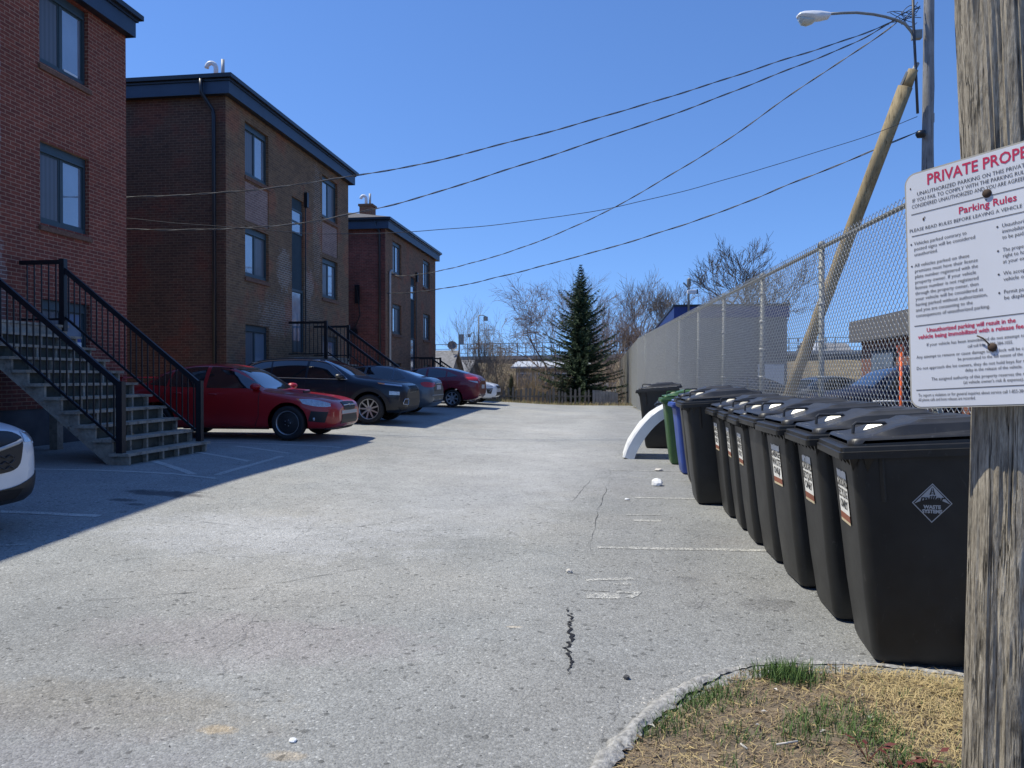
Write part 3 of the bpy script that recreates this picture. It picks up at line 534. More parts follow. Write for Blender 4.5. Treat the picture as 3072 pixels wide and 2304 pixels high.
# near red brick block
w1 = [(12.27, 13.53, 6.99, 8.42, True), (12.27, 13.53, 4.19, 5.63, True), (12.27, 13.53, 1.42, 2.87, True), (6.3, 7.6, 6.99, 8.42, True), (6.3, 7.6, 4.19, 5.63, False), (6.3, 7.6, 1.42, 2.87, True), (1.0, 2.3, 6.99, 8.42, True), (1.0, 2.3, 4.19, 5.63, True), (1.0, 2.3, 1.42, 2.87, False)]
B1 = building('brick_apartment', 'nearest block of bright red brick at the left edge, behind the wooden stairs', -3.0, 14.66, .95, 8.45, M['brickA'], M['brickA'], w1, [(9.5, 10.5, 2.35, 7.3)], G1, endov=.04)
def strip(root, a, b, z0, z1, door_top, up0, up1):
    X = XW - .08; mb = MB(); mb.box((X - .04, a, z0), (X, b, z1))
    y = a + .03
    while y < b - .02: mb.box((X, y, door_top), (X + .014, y + .02, up0)); mb.box((X, y, up1), (X + .014, y + .02, z1)); y += .085
    s = mb.build('siding_strip', M['siding'], root)
    fr = MB(); fr.box((X, a, z0), (X + .05, a + .06, door_top)); fr.box((X, b - .06, z0), (X + .05, b, door_top)); fr.box((X, a + .06, door_top - .08), (X + .05, b - .06, door_top)); fr.box((X + .001, a + .12, z0 + .02), (X + .03, b - .12, z0 + .35))
    d = fr.build('door', M['slate'], root); p = MB(); p.box((X + .002, a + .14, z0 + .36), (X + .016, b - .14, door_top - .1)); p.build('pane', M['glass'], d)
    hnd = MB(); hnd.tube([(X + .05, b - .2, z0 + .9), (X + .09, b - .2, z0 + .9), (X + .09, b - .2, z0 + 1.25), (X + .05, b - .2, z0 + 1.25)], .012, 6); hnd.build('handle', M['blackmetal'], d)
    w = MB(); w.box((X, a + .04, up0), (X + .045, b - .04, up0 + .05)); w.box((X, a + .04, up1 - .05), (X + .045, b - .04, up1)); w.box((X, a + .04, up0 + .05), (X + .045, a + .1, up1 - .05)); w.box((X, b - .1, up0 + .05), (X + .045, b - .04, up1 - .05)); w.box((X, a + .1, (up0 + up1) / 2 - .03), (X + .04, b - .1, (up0 + up1) / 2 + .02))
    w = w.build('window', M['slate'], root); p = MB(); p.box((X + .002, a + .1, up0 + .05), (X + .015, b - .1, up1 - .05)); p.build('pane', M['glass'], w)
    l = MB(); l.box((XW + .003, b + .02, z1 - .15), (XW + .11, b + .16, z1 + .32)); l.tube([(XW + .02, b + .1, z1 - .15), (XW + .02, b + .1, z0 + .1)], .018, 6); l.build('wall_light', M['blackmetal'], root)
strip(B1, 9.5, 10.5, 2.35, 7.3, 4.35, 6.2, 6.9)
pipe(B1, [(-10.3, 14.8, 8.6), (-10.3, 14.72, 8.2), (-10.3, 14.72, .4)])
# poster and towel standing in the lowest window of the near block
mb = MB(); mb.box((-10.07, 12.98, 1.56), (-10.0395, 13.42, 2.15)); mb.build('white_bag', M['white'], B1)
mb = MB(); mb.box((-10.075, 12.99, 2.16), (-10.041, 13.40, 2.25)); mb.build('blue_box', M['blue'], B1)
mb = MB(); mb.box((-10.08, 13.0, 7.11), (-10.05, 13.36, 7.15)); mb.build('curtain_hem', M['white'], B1)
# middle brown brick block
def mid_wins(y0, dz): return [(y0 + a, y0 + b, c + dz, d + dz, gr) for a, b, c, d, gr in ((1.04, 2.46, 6.98, 8.42, True), (1.04, 2.46, 4.24, 5.6, False), (1.04, 2.46, 1.45, 2.93, True), (6.57, 8.02, 6.98, 8.42, False), (6.57, 8.02, 4.24, 5.6, True), (6.57, 8.02, 1.45, 2.93, True))]
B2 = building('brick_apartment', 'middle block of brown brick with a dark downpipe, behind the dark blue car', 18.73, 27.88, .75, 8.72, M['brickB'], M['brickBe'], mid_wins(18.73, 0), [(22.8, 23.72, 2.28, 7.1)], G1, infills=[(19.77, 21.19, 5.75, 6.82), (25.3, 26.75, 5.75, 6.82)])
strip(B2, 22.8, 23.72, 2.28, 7.1, 4.25, 6.0, 6.75)
pipe(B2, [(-10.45, 18.42, 9.05), (-10.45, 18.44, 8.72), (-10.27, 18.66, 8.35), (-10.24, 18.67, 8.2), (-10.24, 18.67, .4)], .05)
mb = MB(); mb.box((-10.95, 19.3, 9.1), (-10.35, 19.9, 9.42)); mb.box((-11.0, 19.25, 9.42), (-10.3, 19.95, 9.49)); mb.build('chimney', M['brickC'], B2); gooseneck(B2, -10.68, 19.6, 9.49, .55, .060)
# far block
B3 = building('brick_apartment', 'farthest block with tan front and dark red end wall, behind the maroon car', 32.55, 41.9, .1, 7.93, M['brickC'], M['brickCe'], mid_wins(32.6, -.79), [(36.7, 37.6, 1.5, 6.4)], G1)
strip(B3, 36.7, 37.6, 1.5, 6.4, 3.4, 5.3, 6.0)
pipe(B3, [(-10.35, 32.3, 8.25), (-10.2, 32.5, 7.8), (-10.18, 32.5, .2)], .05)
pipe(B3, [(-9.88, 33.0, .3), (-9.88, 33.0, 6.0), (-9.87, 33.02, 6.12), (-9.85, 33.15, 6.2), (-9.85, 33.28, 6.1)], .055, 'pvc', 'conduit')
mb = MB(); mb.box((-11.95, 35, 8.3), (-11.35, 35.6, 9.5)); mb.box((-12.0, 34.95, 9.5), (-11.3, 35.65, 9.6)); mb.build('chimney', M['brickC'], B3); gooseneck(B3, -11.72, 35.3, 9.6, .55, .07)
mb = MB(); mb.box((-12.0, 32.38, 3.35), (-11.2, 32.54, 3.6)); mb.tube([(-11.6, 32.46, 3.6), (-11.65, 32.42, 5.2), (-11.2, 32.42, 5.4), (-11.05, 32.42, 4.2), (-11.3, 32.44, 3.6)], .025, 6); mb.box((-11.3, 32.45, 4.7), (-11.1, 32.54, 5.5)); mb.build('cable_box', M['blackmetal'], B3)

# ---- outside stairs
def stairs(label, yA, yB, xb, n, run, rise, z0, land, xwall=XW, dirt=True, tone=None):
    """treads run along Y between yA and yB; the bottom riser is at x=xb and the flight climbs toward -X"""
    root = thing('outside_stairs', label, 'stairs', (xb, (yA + yB) / 2, z0), 0, 'outside stairs with black railings'); th = .04; H = n * rise
    slope = rise / run; xt = xb - (n - 1) * run
    for k in range(n - 1):
        x0 = xb - k * run; z = z0 + (k + 1) * rise; mb = MB()
        mb.box((x0 - run * .5 + .004, yA - .09, z - th), (x0 + .03, yB + .09, z)); mb.box((x0 - run, yA - .09, z - th + random.uniform(-.002, .002)), (x0 - run * .5, yB + .09, z + .001)); mb.build('tread', M['deck'], root)
        r = MB(); r.box((x0 - .075, yA + .03, z - rise), (x0 - .06, yB - .03, z - th - .002)); r.build('riser', M['deckd'], root)  # riser takes a darkened deck copy; shade behind the treads put into its colour
    for i in range(6):
        y = yA + (yB - yA) * i / 5; w = .04; mb = MB(); prof = [(xb, z0 - .02)]
        for k in range(n - 1): prof += [(xb - k * run, z0 + (k + 1) * rise - th - .001), (xb - (k + 1) * run, z0 + (k + 1) * rise - th - .001)]
        prof += [(xt, z0 + H - th - .24), (xb - .26, z0 - .02)]
        a = [(p, y - w / 2, q) for p, q in prof]; b = [(p, y + w / 2, q) for p, q in prof]; m = len(prof)
        mb.add(a + b, [tuple(range(m)), tuple(range(2 * m - 1, m - 1, -1))] + [(j, j + m, (j + 1) % m + m, (j + 1) % m) for j in range(m)]); mb.build('stringer', M['deck'], root)
    zt = z0 + H; mb = MB()
    y = yA - .1 - land
    while y < yB + .1: mb.box((xwall + .01, y, zt - th), (xt + .03, min(y + .135, yB + .12), zt)); y += .142
    mb.build('landing_deck', M['deck'], root)
    mb = MB(); yL = yA - .1 - land
    mb.box((xt - .03, yL, zt - .27), (xt + .005, yB + .1, zt - th - .002)); mb.box((xwall + .03, yB + .06, zt - .27), (xt - .03, yB + .1, zt - th - .002)); mb.box((xwall + .03, yL, zt - .27), (xt - .03, yL + .04, zt - th - .002)); mb.build('landing_beam', M['deck'], root)
    for (x, y) in ((xt - .1, yL + .1), (xt - .1, yA + .05), (xt - .1, yB - .03)):
        mb = MB(); mb.box((x - .07, y - .07, g(x, y) - .05), (x + .07, y + .07, zt - .28)); mb.build('landing_post', M['deck'], root)
    mb = MB(); far = MB()
    def bar(p, q, w=.04, h=.05): mb.beam(p, q, w, h)
    def balus(p, q, zlo, zhi, st=.125):
        p = Vector(p); q = Vector(q); L = (q - p).length; m = max(1, int(L / st))
        for i in range(1, m): c = p + (q - p) * i / m; mb.box((c.x - .0085, c.y - .0085, c.z + zlo), (c.x + .0085, c.y + .0085, c.z + zhi))
    xf = xb - .12; rh = 1.02
    for y in (yA - .02, yB + .02):
        if y > yA: mb.build('railing', M['blackmetal'], root); mb = MB()
        P = Vector((xf, y, z0 + rise)); Q = Vector((xt, y, zt)); mb.box((P.x - .045, y - .045, P.z - .02), (P.x + .045, y + .045, P.z + .98))
        bar(P + Vector((0, 0, .92)), Q + Vector((0, 0, rh - .08)), .05, .075); bar(P + Vector((0, 0, .12)), Q + Vector((0, 0, .16)), .03, .035); balus(P, Q, .13, .9)
    mb.box((xt - .045, yB - .025, zt - .1), (xt + .045, yB + .065, zt + 1.1))
    p, q = Vector((xt, yB + .02, zt)), Vector((xwall + .05, yB + .02, zt)); bar(p + Vector((0, 0, 1.05)), q + Vector((0, 0, 1.05)), .05, .07); bar(p + Vector((0, 0, .1)), q + Vector((0, 0, .1)), .03, .035); balus(p, q, .1, 1.03); mb.build('railing', M['blackmetal'], root); mb = MB()
    mb.box((xt - .045, yL + .0, zt - .1), (xt + .045, yL + .09, zt + 1.1))
    for (p, q) in (((xt, yL + .05, zt), (xwall + .05, yL + .05, zt)), ((xt, yL + .05, zt), (xt, yA - .02, zt))):
        p = Vector(p); q = Vector(q)
        if (q - p).length < .3: continue
        bar(p + Vector((0, 0, 1.05)), q + Vector((0, 0, 1.05)), .05, .07); bar(p + Vector((0, 0, .1)), q + Vector((0, 0, .1)), .03, .035); balus(p, q, .1, 1.03)
    mb.build('railing', M['blackmetal'], root); return root
stairs('wide weathered wooden stairs with black railing at the near red block, behind the white car', 9.75, 11.72, -6.58, 11, .253, .19, .27, .35)
stairs('stairs with black railing rising behind the dark blue car to the brown block', 22.6, 24.4, -6.4, 9, .29, .197, .33, .1)
stairs('short looking railed stairs at the farthest block, behind the maroon car', 36.7, 38.1, -7.35, 6, .29, .175, .33, .1)
# ================================================================== CHAIN LINK FENCE
import numpy as np
def chain(name, root, pA, pB, zb, zt, pitch, r, nside=3):
    """pA,pB ground line ends (x,y); zb(y), zt(y) bottom and top heights"""
    pA = np.array(pA); pB = np.array(pB); L = np.linalg.norm(pB - pA); d = (pB - pA) / L; nrm = np.array([-d[1], d[0]]); nw = int(L / (pitch / 2)); V = []; Fc = []; base = 0
    for i in range(nw):
        s0 = i * pitch / 2; c = pA + d * (s0 + pitch / 4); z0, z1 = zb(c[1]), zt(c[1]); K = int((z1 - z0) / (pitch / 2)); k0 = 0
        ks = np.arange(K + 1); z = z1 - ks[::-1] * pitch / 2; zi = np.round(z1 / (pitch / 2)).astype(int) + (K - ks[::-1]) * 0
        par = (ks[::-1] + i) % 2
        # two points per knuckle so that the bends read as rounded waves
        S_ = []; Z_ = []; O_ = []
        for k in range(K + 1):
            e = .14 * pitch / 2; sg = 1 if par[k] else -1; s = s0 + (pitch / 2 if par[k] else 0) - sg * .03 * pitch
            S_ += [s, s]; Z_ += [z[k] - e, z[k] + e]; O_ += [-r * .9 * sg, r * .9 * sg]
        S_ = np.array(S_); Z_ = np.array(Z_); O_ = np.array(O_); P = np.stack([pA[0] + d[0] * S_ + nrm[0] * O_, pA[1] + d[1] * S_ + nrm[1] * O_, Z_], 1); n = len(P)
        ring = []
        for j in range(nside):
            a = 2 * pi * j / nside; ring.append(P + r * 1 * np.array([d[0] * cos(a) + nrm[0] * sin(a), d[1] * cos(a) + nrm[1] * sin(a), 0]))
        R_ = np.stack(ring, 1).reshape(-1, 3); V.append(R_)
        idx = np.arange(n - 1)[:, None] * nside; 
        for j in range(nside):
            j2 = (j + 1) % nside; Fc.append(np.concatenate([idx + j, idx + j2, idx + nside + j2, idx + nside + j], 1) + base)
        base += n * nside
    V = np.concatenate(V); Fc = np.concatenate(Fc); me = bpy.data.meshes.new(name); me.vertices.add(len(V)); V = V - np.array(root.location); me.vertices.foreach_set('co', V.ravel())
    me.loops.add(len(Fc) * 4); me.loops.foreach_set('vertex_index', Fc.ravel().astype(np.int32)); me.polygons.add(len(Fc)); me.polygons.foreach_set('loop_start', (np.arange(len(Fc)) * 4).astype(np.int32)); me.polygons.foreach_set('loop_total', np.full(len(Fc), 4, dtype=np.int32))
    me.polygons.foreach_set('use_smooth', [True] * len(Fc)); me.materials.append(M['steel2']); me.update(); me.validate(); o = bpy.data.objects.new(name, me); C.objects.link(o); o.parent = root; return o
FA, FB, FC_ = (fence_x(1.5), 1.5), (.78, 30.0), (.16, 49.5)
ztop = lambda y: 2.84 + .0035 * (y - 6.75)
F1 = thing('chain_link_fence', 'tall galvanised chain link fence running along the right side behind the bins', 'fence', (1.7, 15, .1))
chain('wire_mesh', F1, FA, FB, lambda y: T(fence_x(y), y) - .0, lambda y: ztop(y) + .05, .076, .0034)
posts = [3.1, 5.85, 8.42, 10.95, 13.6, 16.2, 18.9, 21.5, 24.2, 27.0, 29.95]
for i, y in enumerate(posts):
    x = fence_x(y) + .035; mb = MB(); r = .030 if i % 3 else .034; lean = random.uniform(-.02, .02); zt = ztop(y)
    mb.tube([(x, y, T(x, y) - .1), (x + lean, y, zt)], r, 12); mb.tube([(x + lean, y, zt), (x + lean, y, zt + .05), (x + lean, y, zt + .07)], [r * 1.25, r * 1.25, .01], 12)
    p = mb.build('post', M['steel'], F1); b = MB()
    for k in range(7): z = .35 + k * .38; b.tube([(x + lean * k / 7, y, z), (x + lean * k / 7, y, z + .02)], r * 1.2, 12)
    b.build('tie', M['steel2'], p)
mb = MB(); mb.tube([(fence_x(y) + .03, y, ztop(y)) for y in rng(1.5, 30, 1.5)], .021, 10); mb.build('top_rail', M['steel'], F1)
F2 = thing('chain_link_fence', 'far length of wire fence dropping downhill past the end of the lot', 'fence', (.5, 40, -.5))
def zb2(y): return T(.2, y) + .02
def zt2(y): return 2.93 - .022 * (y - 30) * 1.0
chain('wire_mesh', F2, FB, FC_, zb2, zt2, .11, .0055)
for y in rng(32.5, 49.5, 2.6):
    x = .78 - (y - 30) * .0318 + .05; mb = MB(); mb.tube([(x, y, T(x, y) - .2), (x, y, zt2(y) + .04)], .05, 10); mb.build('post', M['steel'], F2)
mb = MB(); mb.tube([(.80, 30, zt2(30)), (.18, 49.5, zt2(49.5))], .028, 8); mb.build('top_rail', M['steel'], F2)

# ================================================================== WHEELED BINS
def rrect(cx, cy, hx, hy, r, z, n=5):
    pts = []
    for (sx, sy, a0) in ((1, 1, 0), (-1, 1, pi / 2), (-1, -1, pi), (1, -1, 3 * pi / 2)):
        for i in range(n): a = a0 + pi / 2 * i / (n - 1); pts.append((cx + sx * (hx - r) + r * cos(a), cy + sy * (hy - r) + r * sin(a), z(cx + sx * (hx - r) + r * cos(a)) if callable(z) else z))
    return pts
def make_bin(loc, label, body='bin', lid='binlid', sc=(1, 1, 1), rz=0, group='wheeled bins lined up along the chain link fence', sticker=None, logo=False, lidopen=0, clean=False):
    """local: x=0 is the front of the rim (faces -X), hinge at x=.86, width along y"""
    root = thing('wheeled_bin', label, 'wheeled bin', loc, rz, group); sx, sy, sz = sc
    def b(mb, name, m, par=root):
        mb.v = [(x * sx, y * sy, z * sz) for x, y, z in mb.v]; return mb.build(name, m, par, local=True, sharp=32)
    D, Wd = .84, .68; rim = lambda x: 1.045 + .045 * x / D
    mb = MB(); rings = []
    for t, hx0, hx1, hy, r, z in ((0, .20, .72, .235, .05, .015), (.02, .185, .735, .25, .06, .05), (.3, .145, .752, .268, .06, .32), (.62, .105, .768, .288, .06, .68), (.85, .075, .782, .302, .055, .93), (1, .06, .79, .31, .05, 1.05)):
        rings.append(rrect((hx0 + hx1) / 2, 0, (hx1 - hx0) / 2, hy, r, z))
    mb.loft(rings)
    # vertical stiffening ribs on the flank and the toothed gusset under the rim
    for s in (-1, 1):
        for xx in (.20,): mb.beam((xx + .02, s * .302, .80), (xx, s * .318, 1.02), .022, .012)
    for k in range(6):
        y = -.25 + k * .1; mb.add([(.01, y - .03, 1.03), (.01, y + .03, 1.03), (.066, y, .965), (.066, y - .02, 1.03), (.066, y + .02, 1.03)], [(0, 1, 2), (0, 2, 3), (1, 4, 2)])
    for k in range(2):
        for s in (-1, 1): x = .07 + k * .07; mb.add([(x - .03, s * .335, 1.03), (x + .03, s * .335, 1.03), (x, s * .305, .94), (x - .03, s * .30, 1.03), (x + .03, s * .30, 1.03)], [(0, 1, 2), (0, 2, 3), (1, 4, 2)])
    b(mb, 'body', M[body])
    mb = MB(); o1 = [rrect(D / 2 + .0, 0, D / 2, Wd / 2, .03, lambda x: rim(x) - .045), rrect(D / 2, 0, D / 2 + .002, Wd / 2 + .002, .022, lambda x: rim(x) - .012), rrect(D / 2, 0, D / 2 - .006, Wd / 2 - .006, .02, lambda x: rim(x) - .009), rrect(D / 2, 0, D / 2 - .008, Wd / 2 - .008, .02, lambda x: rim(x) + .010), rrect(D / 2 + .002, 0, D / 2 - .014, Wd / 2 - .014, .018, lambda x: rim(x) + .014)]
    mb.loft(o1); b(mb, 'rim', M[body])
    # lid: lower lip, raised front step, long raised centre panel falling to the front
    L = MB(); top = lambda x: rim(x) + .017 + .010 * x; X0, X1, HY, RC = .052, .875, Wd / 2 - .030, .055
    def edge(x, y):
        dx = min(x - X0, X1 - x); dy = HY - abs(y); 
        return RC - sqrt((RC - dx) ** 2 + (RC - dy) ** 2) if dx < RC and dy < RC else min(dx, dy)
    sm = lambda t: max(0, min(1, t)) ** 2 * (3 - 2 * max(0, min(1, t)))
    def hz(x, y):
        e = max(0, edge(x, y)); z = .034 * sqrt(max(0, 1 - (1 - min(1, e / .022)) ** 2)); inner = sm((e - .045) / .018); z += inner * .004
        z += .050 * sm((x - .12) / .24) * sm((HY - .03 - abs(y)) / .03) * (1 - .5 * sm((x - .68) / .14)); z += .017 * sm((.235 - abs(y)) / .016) * sm((x - .36) / .05) * sm((.74 - x) / .05); z -= .009 * sm((.10 - abs(abs(y) - .12)) / .015) * sm((x - .44) / .03) * sm((.66 - x) / .03)
        return top(x) + z
    nx_, ny_ = 56, 44; xs_ = [X0 + (X1 - X0) * (.5 - .5 * cos(pi * (.06 + .88 * i / nx_)) - .0089) / .9822 for i in range(nx_ + 1)]; ys_ = [-HY + 2 * HY * (.5 - .5 * cos(pi * (.06 + .88 * i / ny_)) - .0089) / .9822 for i in range(ny_ + 1)]
    ids = {}
    for a_, x in enumerate(xs_):
        for b_, y in enumerate(ys_):
            e = edge(x, y)
            if e < 0:   # pull the corner points back onto the rounded outline
                cx_ = X0 + RC if x < .4 else X1 - RC; cy_ = (HY - RC) * (1 if y > 0 else -1); d_ = sqrt((x - cx_) ** 2 + (y - cy_) ** 2); x2, y2 = cx_ + (x - cx_) * RC / d_, cy_ + (y - cy_) * RC / d_
            else: x2, y2 = x, y
            ids[a_, b_] = len(L.v); L.v.append((x2, y2, hz(x2, y2)))
    for a_ in range(nx_):
        for b_ in range(ny_): L.f.append((ids[a_, b_], ids[a_ + 1, b_], ids[a_ + 1, b_ + 1], ids[a_, b_ + 1])); L.m.append(0); L.sm.append(True)
    L.loft([rrect((X0 + X1) / 2, 0, (X1 - X0) / 2 + .001, HY + .001, RC, lambda x: top(x) - .012), rrect((X0 + X1) / 2, 0, (X1 - X0) / 2 + .001, HY + .001, RC, lambda x: top(x) + .006)], smooth=True, caps=False)
    lo = b(L, 'lid', M[lid])
    hb = MB(); zt_ = top(.2) + .088; yb = -.03; hb.tube([(.125, yb, top(.12) + .03), (.128, yb, zt_ - .012), (.142, yb, zt_), (.285, yb, zt_ + .002), (.298, yb, zt_ - .01), (.30, yb, top(.3) + .06)], .0085, 8); b(hb, 'lid_handle', M[lid], lo)
    hb = MB(); nrm = Vector((-.50, -.62, .60)).normalized(); c_ = Vector((.225, yb + .045, top(.22) + .060)); u_ = Vector((1, -.55, .27)); u_ = (u_ - nrm * u_.dot(nrm)).normalized(); v_ = nrm.cross(u_); hb.add([c_ + u_ * a + v_ * d for a, d in ((-.05, -.022), (.06, -.022), (.06, .022), (-.02, .022))] + [c_ + u_ * a + v_ * d - nrm * .03 for a, d in ((-.05, -.022), (.06, -.022), (.06, .022), (-.02, .022))], [(0, 1, 2, 3), (0, 4, 5, 1), (1, 5, 6, 2), (2, 6, 7, 3), (3, 7, 4, 0)]); b(hb, 'glint_facet', M['gloss' if lid == 'binlid' else lid], lo)  # added facet, angled between sun and camera so it glints behind the handle
    hb = MB(); hb.tube([(.80, -.25, rim(.84) + .02), (.875, -.25, rim(.84) + .03), (.875, .25, rim(.84) + .03), (.80, .25, rim(.84) + .02)], .016, 8); b(hb, 'push_bar', M[body])
    for s in (-1, 1):
        Mx = Matrix.Translation((.76, s * .30, .135)) @ Matrix.Rotation(pi / 2, 4, 'X'); w = MB(); w.lathe([(.02, -.024), (.10, -.024), (.125, -.028), (.135, -.02), (.135, .02), (.125, .028), (.10, .024), (.02, .024)], 24, Mx); b(w, 'wheel', M['rubber'])
    if sticker:
        th = math.atan2(.058 - .118, 1.05 - .32); tilt = -math.atan((.118 - .058) / .73); xz = lambda z: .145 - (z - .32) * .115 - .004
        zc = .78; hw, hh = .118, .135; yc = .02; q = MB(); seed = random.Random(len(label) * 7 + int(loc[1] * 10)); bot = .105; 
        def P(u, v, off=0): z = zc + v; return (xz(z) - off, yc - u, z)
        N = 14; top_e = [P(-hw + 2 * hw * i / N, hh + seed.uniform(-.007, .003)) for i in range(N + 1)]; bt_e = [P(-hw + 2 * hw * i / N, -hh + seed.uniform(-.006, .006)) for i in range(N + 1)]
        q.add(top_e + bt_e, [(i, i + 1, N + 2 + i, N + 1 + i) for i in range(N)]); q.add([P(-hw, -hh + .047, .0012), P(hw, -hh + .047, .0012), P(hw, -hh + .012, .0012), P(-hw, -hh + .012, .0012)], [(0, 1, 2, 3)], 1)
        q.add([P(-hw, -hh + .012, .0012), P(hw, -hh + .012, .0012), P(hw, -hh - .002, .0012), P(-hw, -hh - .002, .0012)], [(0, 1, 2, 3)], 2); st = b(q, 'label_sticker', [M['label'], M['labelred'], M['labely']])
        tx = MB()
        for i, ln in enumerate(sticker):
            vs, fs = text_mesh(ln, .064, 'CENTER', .0010, min(1.1, 5.8 / len(ln))); tx.add([P(v.x, .052 - i * .057 + v.y, .0016) for v in vs], fs)
        if True:   # dark torn shreds
            for k in range(4): u, v = seed.uniform(-.1, .1), seed.uniform(-.05, .13); tx.add([P(u, v, .0018), P(u + seed.uniform(.008, .03), v + seed.uniform(-.015, .015), .0018), P(u + seed.uniform(-.004, .015), v - seed.uniform(.01, .04), .0018)], [(0, 1, 2)])
        b(tx, 'lettering', M['ink'], st)
    if logo:
        lg = MB(); cx, cz, R_ = .445, .80, .094; ang = math.atan((.302 - .268) / .61)
        def Q(u, v, off=0): z = cz + v; return (cx + u, -(.288 + (z - .68) * .0557) - .003 - off, z)
        def dia(r, off, mi): lg.add([Q(0, r, off), Q(-r, 0, off), Q(0, -r, off), Q(r, 0, off)], [(0, 1, 2, 3)], mi)
        dia(R_, 0, 0); dia(R_ - .006, .0006, 1); arc = [Q(-(R_ - .010) + (2 * R_ - .02) * i / 12, -.004 - .0 + .024 * sin(pi * i / 12), .0012) for i in range(13)]
        lg.add([Q(0, R_ - .010, .0012)] + arc, [(0, i + 1, i + 2) for i in range(12)], 0)
        for s in (-1, 1): lg.add([Q(s * .005, .040, .0018), Q(s * .014, .040, .0018), Q(s * .003, .074, .0018), Q(s * .001, .074, .0018)], [(0, 1, 2, 3)], 1)
        for k in range(2): lg.add([Q(-.002, .042 + k * .012, .0018), Q(.002, .042 + k * .012, .0018), Q(.001, .048 + k * .012, .0018), Q(-.001, .048 + k * .012, .0018)], [(0, 1, 2, 3)], 1)
        for (body_, sz_, dy, mi, xs) in (('miller', .036, .010, 1, 1.35), ('WASTE', .023, -.026, 0, 1.05), ('SYSTEMS', .023, -.047, 0, 1.05)):
            vs, fs = text_mesh(body_, sz_, 'CENTER', .0012, xs); lg.add([Q(v.x + (v.y * .25 if mi else 0), dy + v.y, .0024) for v in vs], fs, mi)
        b(lg, 'logo', [M['silver'], M[body]])
    return root
bins = [
 dict(loc=(1.15, 4.45), rz=-.07, label='nearest black bin, printed with a silver diamond, beside the big wooden pole', sticker=('CARDBOARD', 'RECYCLING', 'ONLY'), logo=True),
 dict(loc=(1.12, 5.11), rz=-.01, label='black bin with a torn recycling label, second from the wooden pole', sticker=('CARDBOARD', 'RECYCLING', 'ONLY')),
 dict(loc=(1.06, 5.77), rz=.05, label='black bin whose front label reads garbage waste only in large print', sticker=('GARBAGE', 'WASTE', 'ONLY')),
 dict(loc=(1.03, 6.44), rz=.03, label='black bin without a front label right behind the garbage waste one'),
 dict(loc=(1.0, 7.03), label='narrower black bin, nearest of the three with small torn labels', sticker=('GARBAGE', 'WASTE', 'ONLY'), sc=(.93, .86, 1.03)),
 dict(loc=(.98, 7.60), label='narrower black bin in the middle of the three with small torn labels', sticker=('ORGANIC', 'WASTE', 'ONLY'), sc=(.93, .86, 1.03)),
 dict(loc=(.94, 8.17), label='narrower black bin, farthest of the three with small torn labels', sticker=('GARBAGE', 'WASTE', 'ONLY'), sc=(.93, .86, 1.03)),
 dict(loc=(.69, 8.92), label='large plain black bin standing forward of the row with its dark flank in view', rz=.02),
 dict(loc=(.77, 10.55), label='plain black bin between the forward standing one and the blue bin', rz=-.03),
 dict(loc=(.77, 11.5), label='blue recycling bin with a faded blue lid', body='blue', lid='bluel', sc=(.85, .85, .97), rz=.05),
 dict(loc=(.69, 12.75), label='green bin behind the blue one with the white foam slab against it', body='green', lid='green', sc=(.9, .82, 1.0), rz=.03),
 dict(loc=(.38, 15.5), label='farthest black bin, standing apart behind the white foam slab', logo=True, rz=-.06)]
for k in bins:
    k.setdefault('rz', random.uniform(-.03, .03)); k['sc'] = k.get('sc', (1, .955, 1.065)); k['loc'] = (k['loc'][0], k['loc'][1], g(*k['loc']) + .002); make_bin(**k)
# sheet foam slab bent between the ground and the green bin
root = thing('foam_slab', 'white foam slab bent in an arc from the asphalt up against the green bin', 'foam slab', (.2, 13.9, .12)); mb = MB(); rings = []
for i in range(17):
    t = i / 16; a = pi * .60 - t * pi * .40 - pi * .02; R_ = 1.35; c = Vector((1.20, 0, -.50)); x = .20 + .85 * t ** 1.12; z = g(.3, 14) + .86 * (sin(t * pi * .5)) ** .85
    tx, tz = .85 * 1.12 * max(t, .02) ** .12, .86 * .85 * (sin(max(t, .03) * pi * .5)) ** -.15 * cos(t * pi * .5) * pi * .5; n_ = Vector((-tz, 0, tx)).normalized(); w = .095; yy = 13.3; y2 = 14.25; wv = lambda: random.uniform(-.012, .012)
    P = Vector((x, 0, z)); a1 = P + n_ * w; b1 = P - n_ * w; rings.append([(a1.x + wv(), yy + .02, a1.z), (a1.x, (yy + y2) / 2, a1.z + .01), (a1.x, y2 - .02, a1.z + wv()), (a1.x * .85 + b1.x * .15, y2, a1.z * .85 + b1.z * .15), (b1.x, y2, b1.z), (b1.x, yy, b1.z), (a1.x * .85 + b1.x * .15, yy, a1.z * .85 + b1.z * .15)])
mb.loft(rings, smooth=False); mb.build('foam', M['foam'], root)

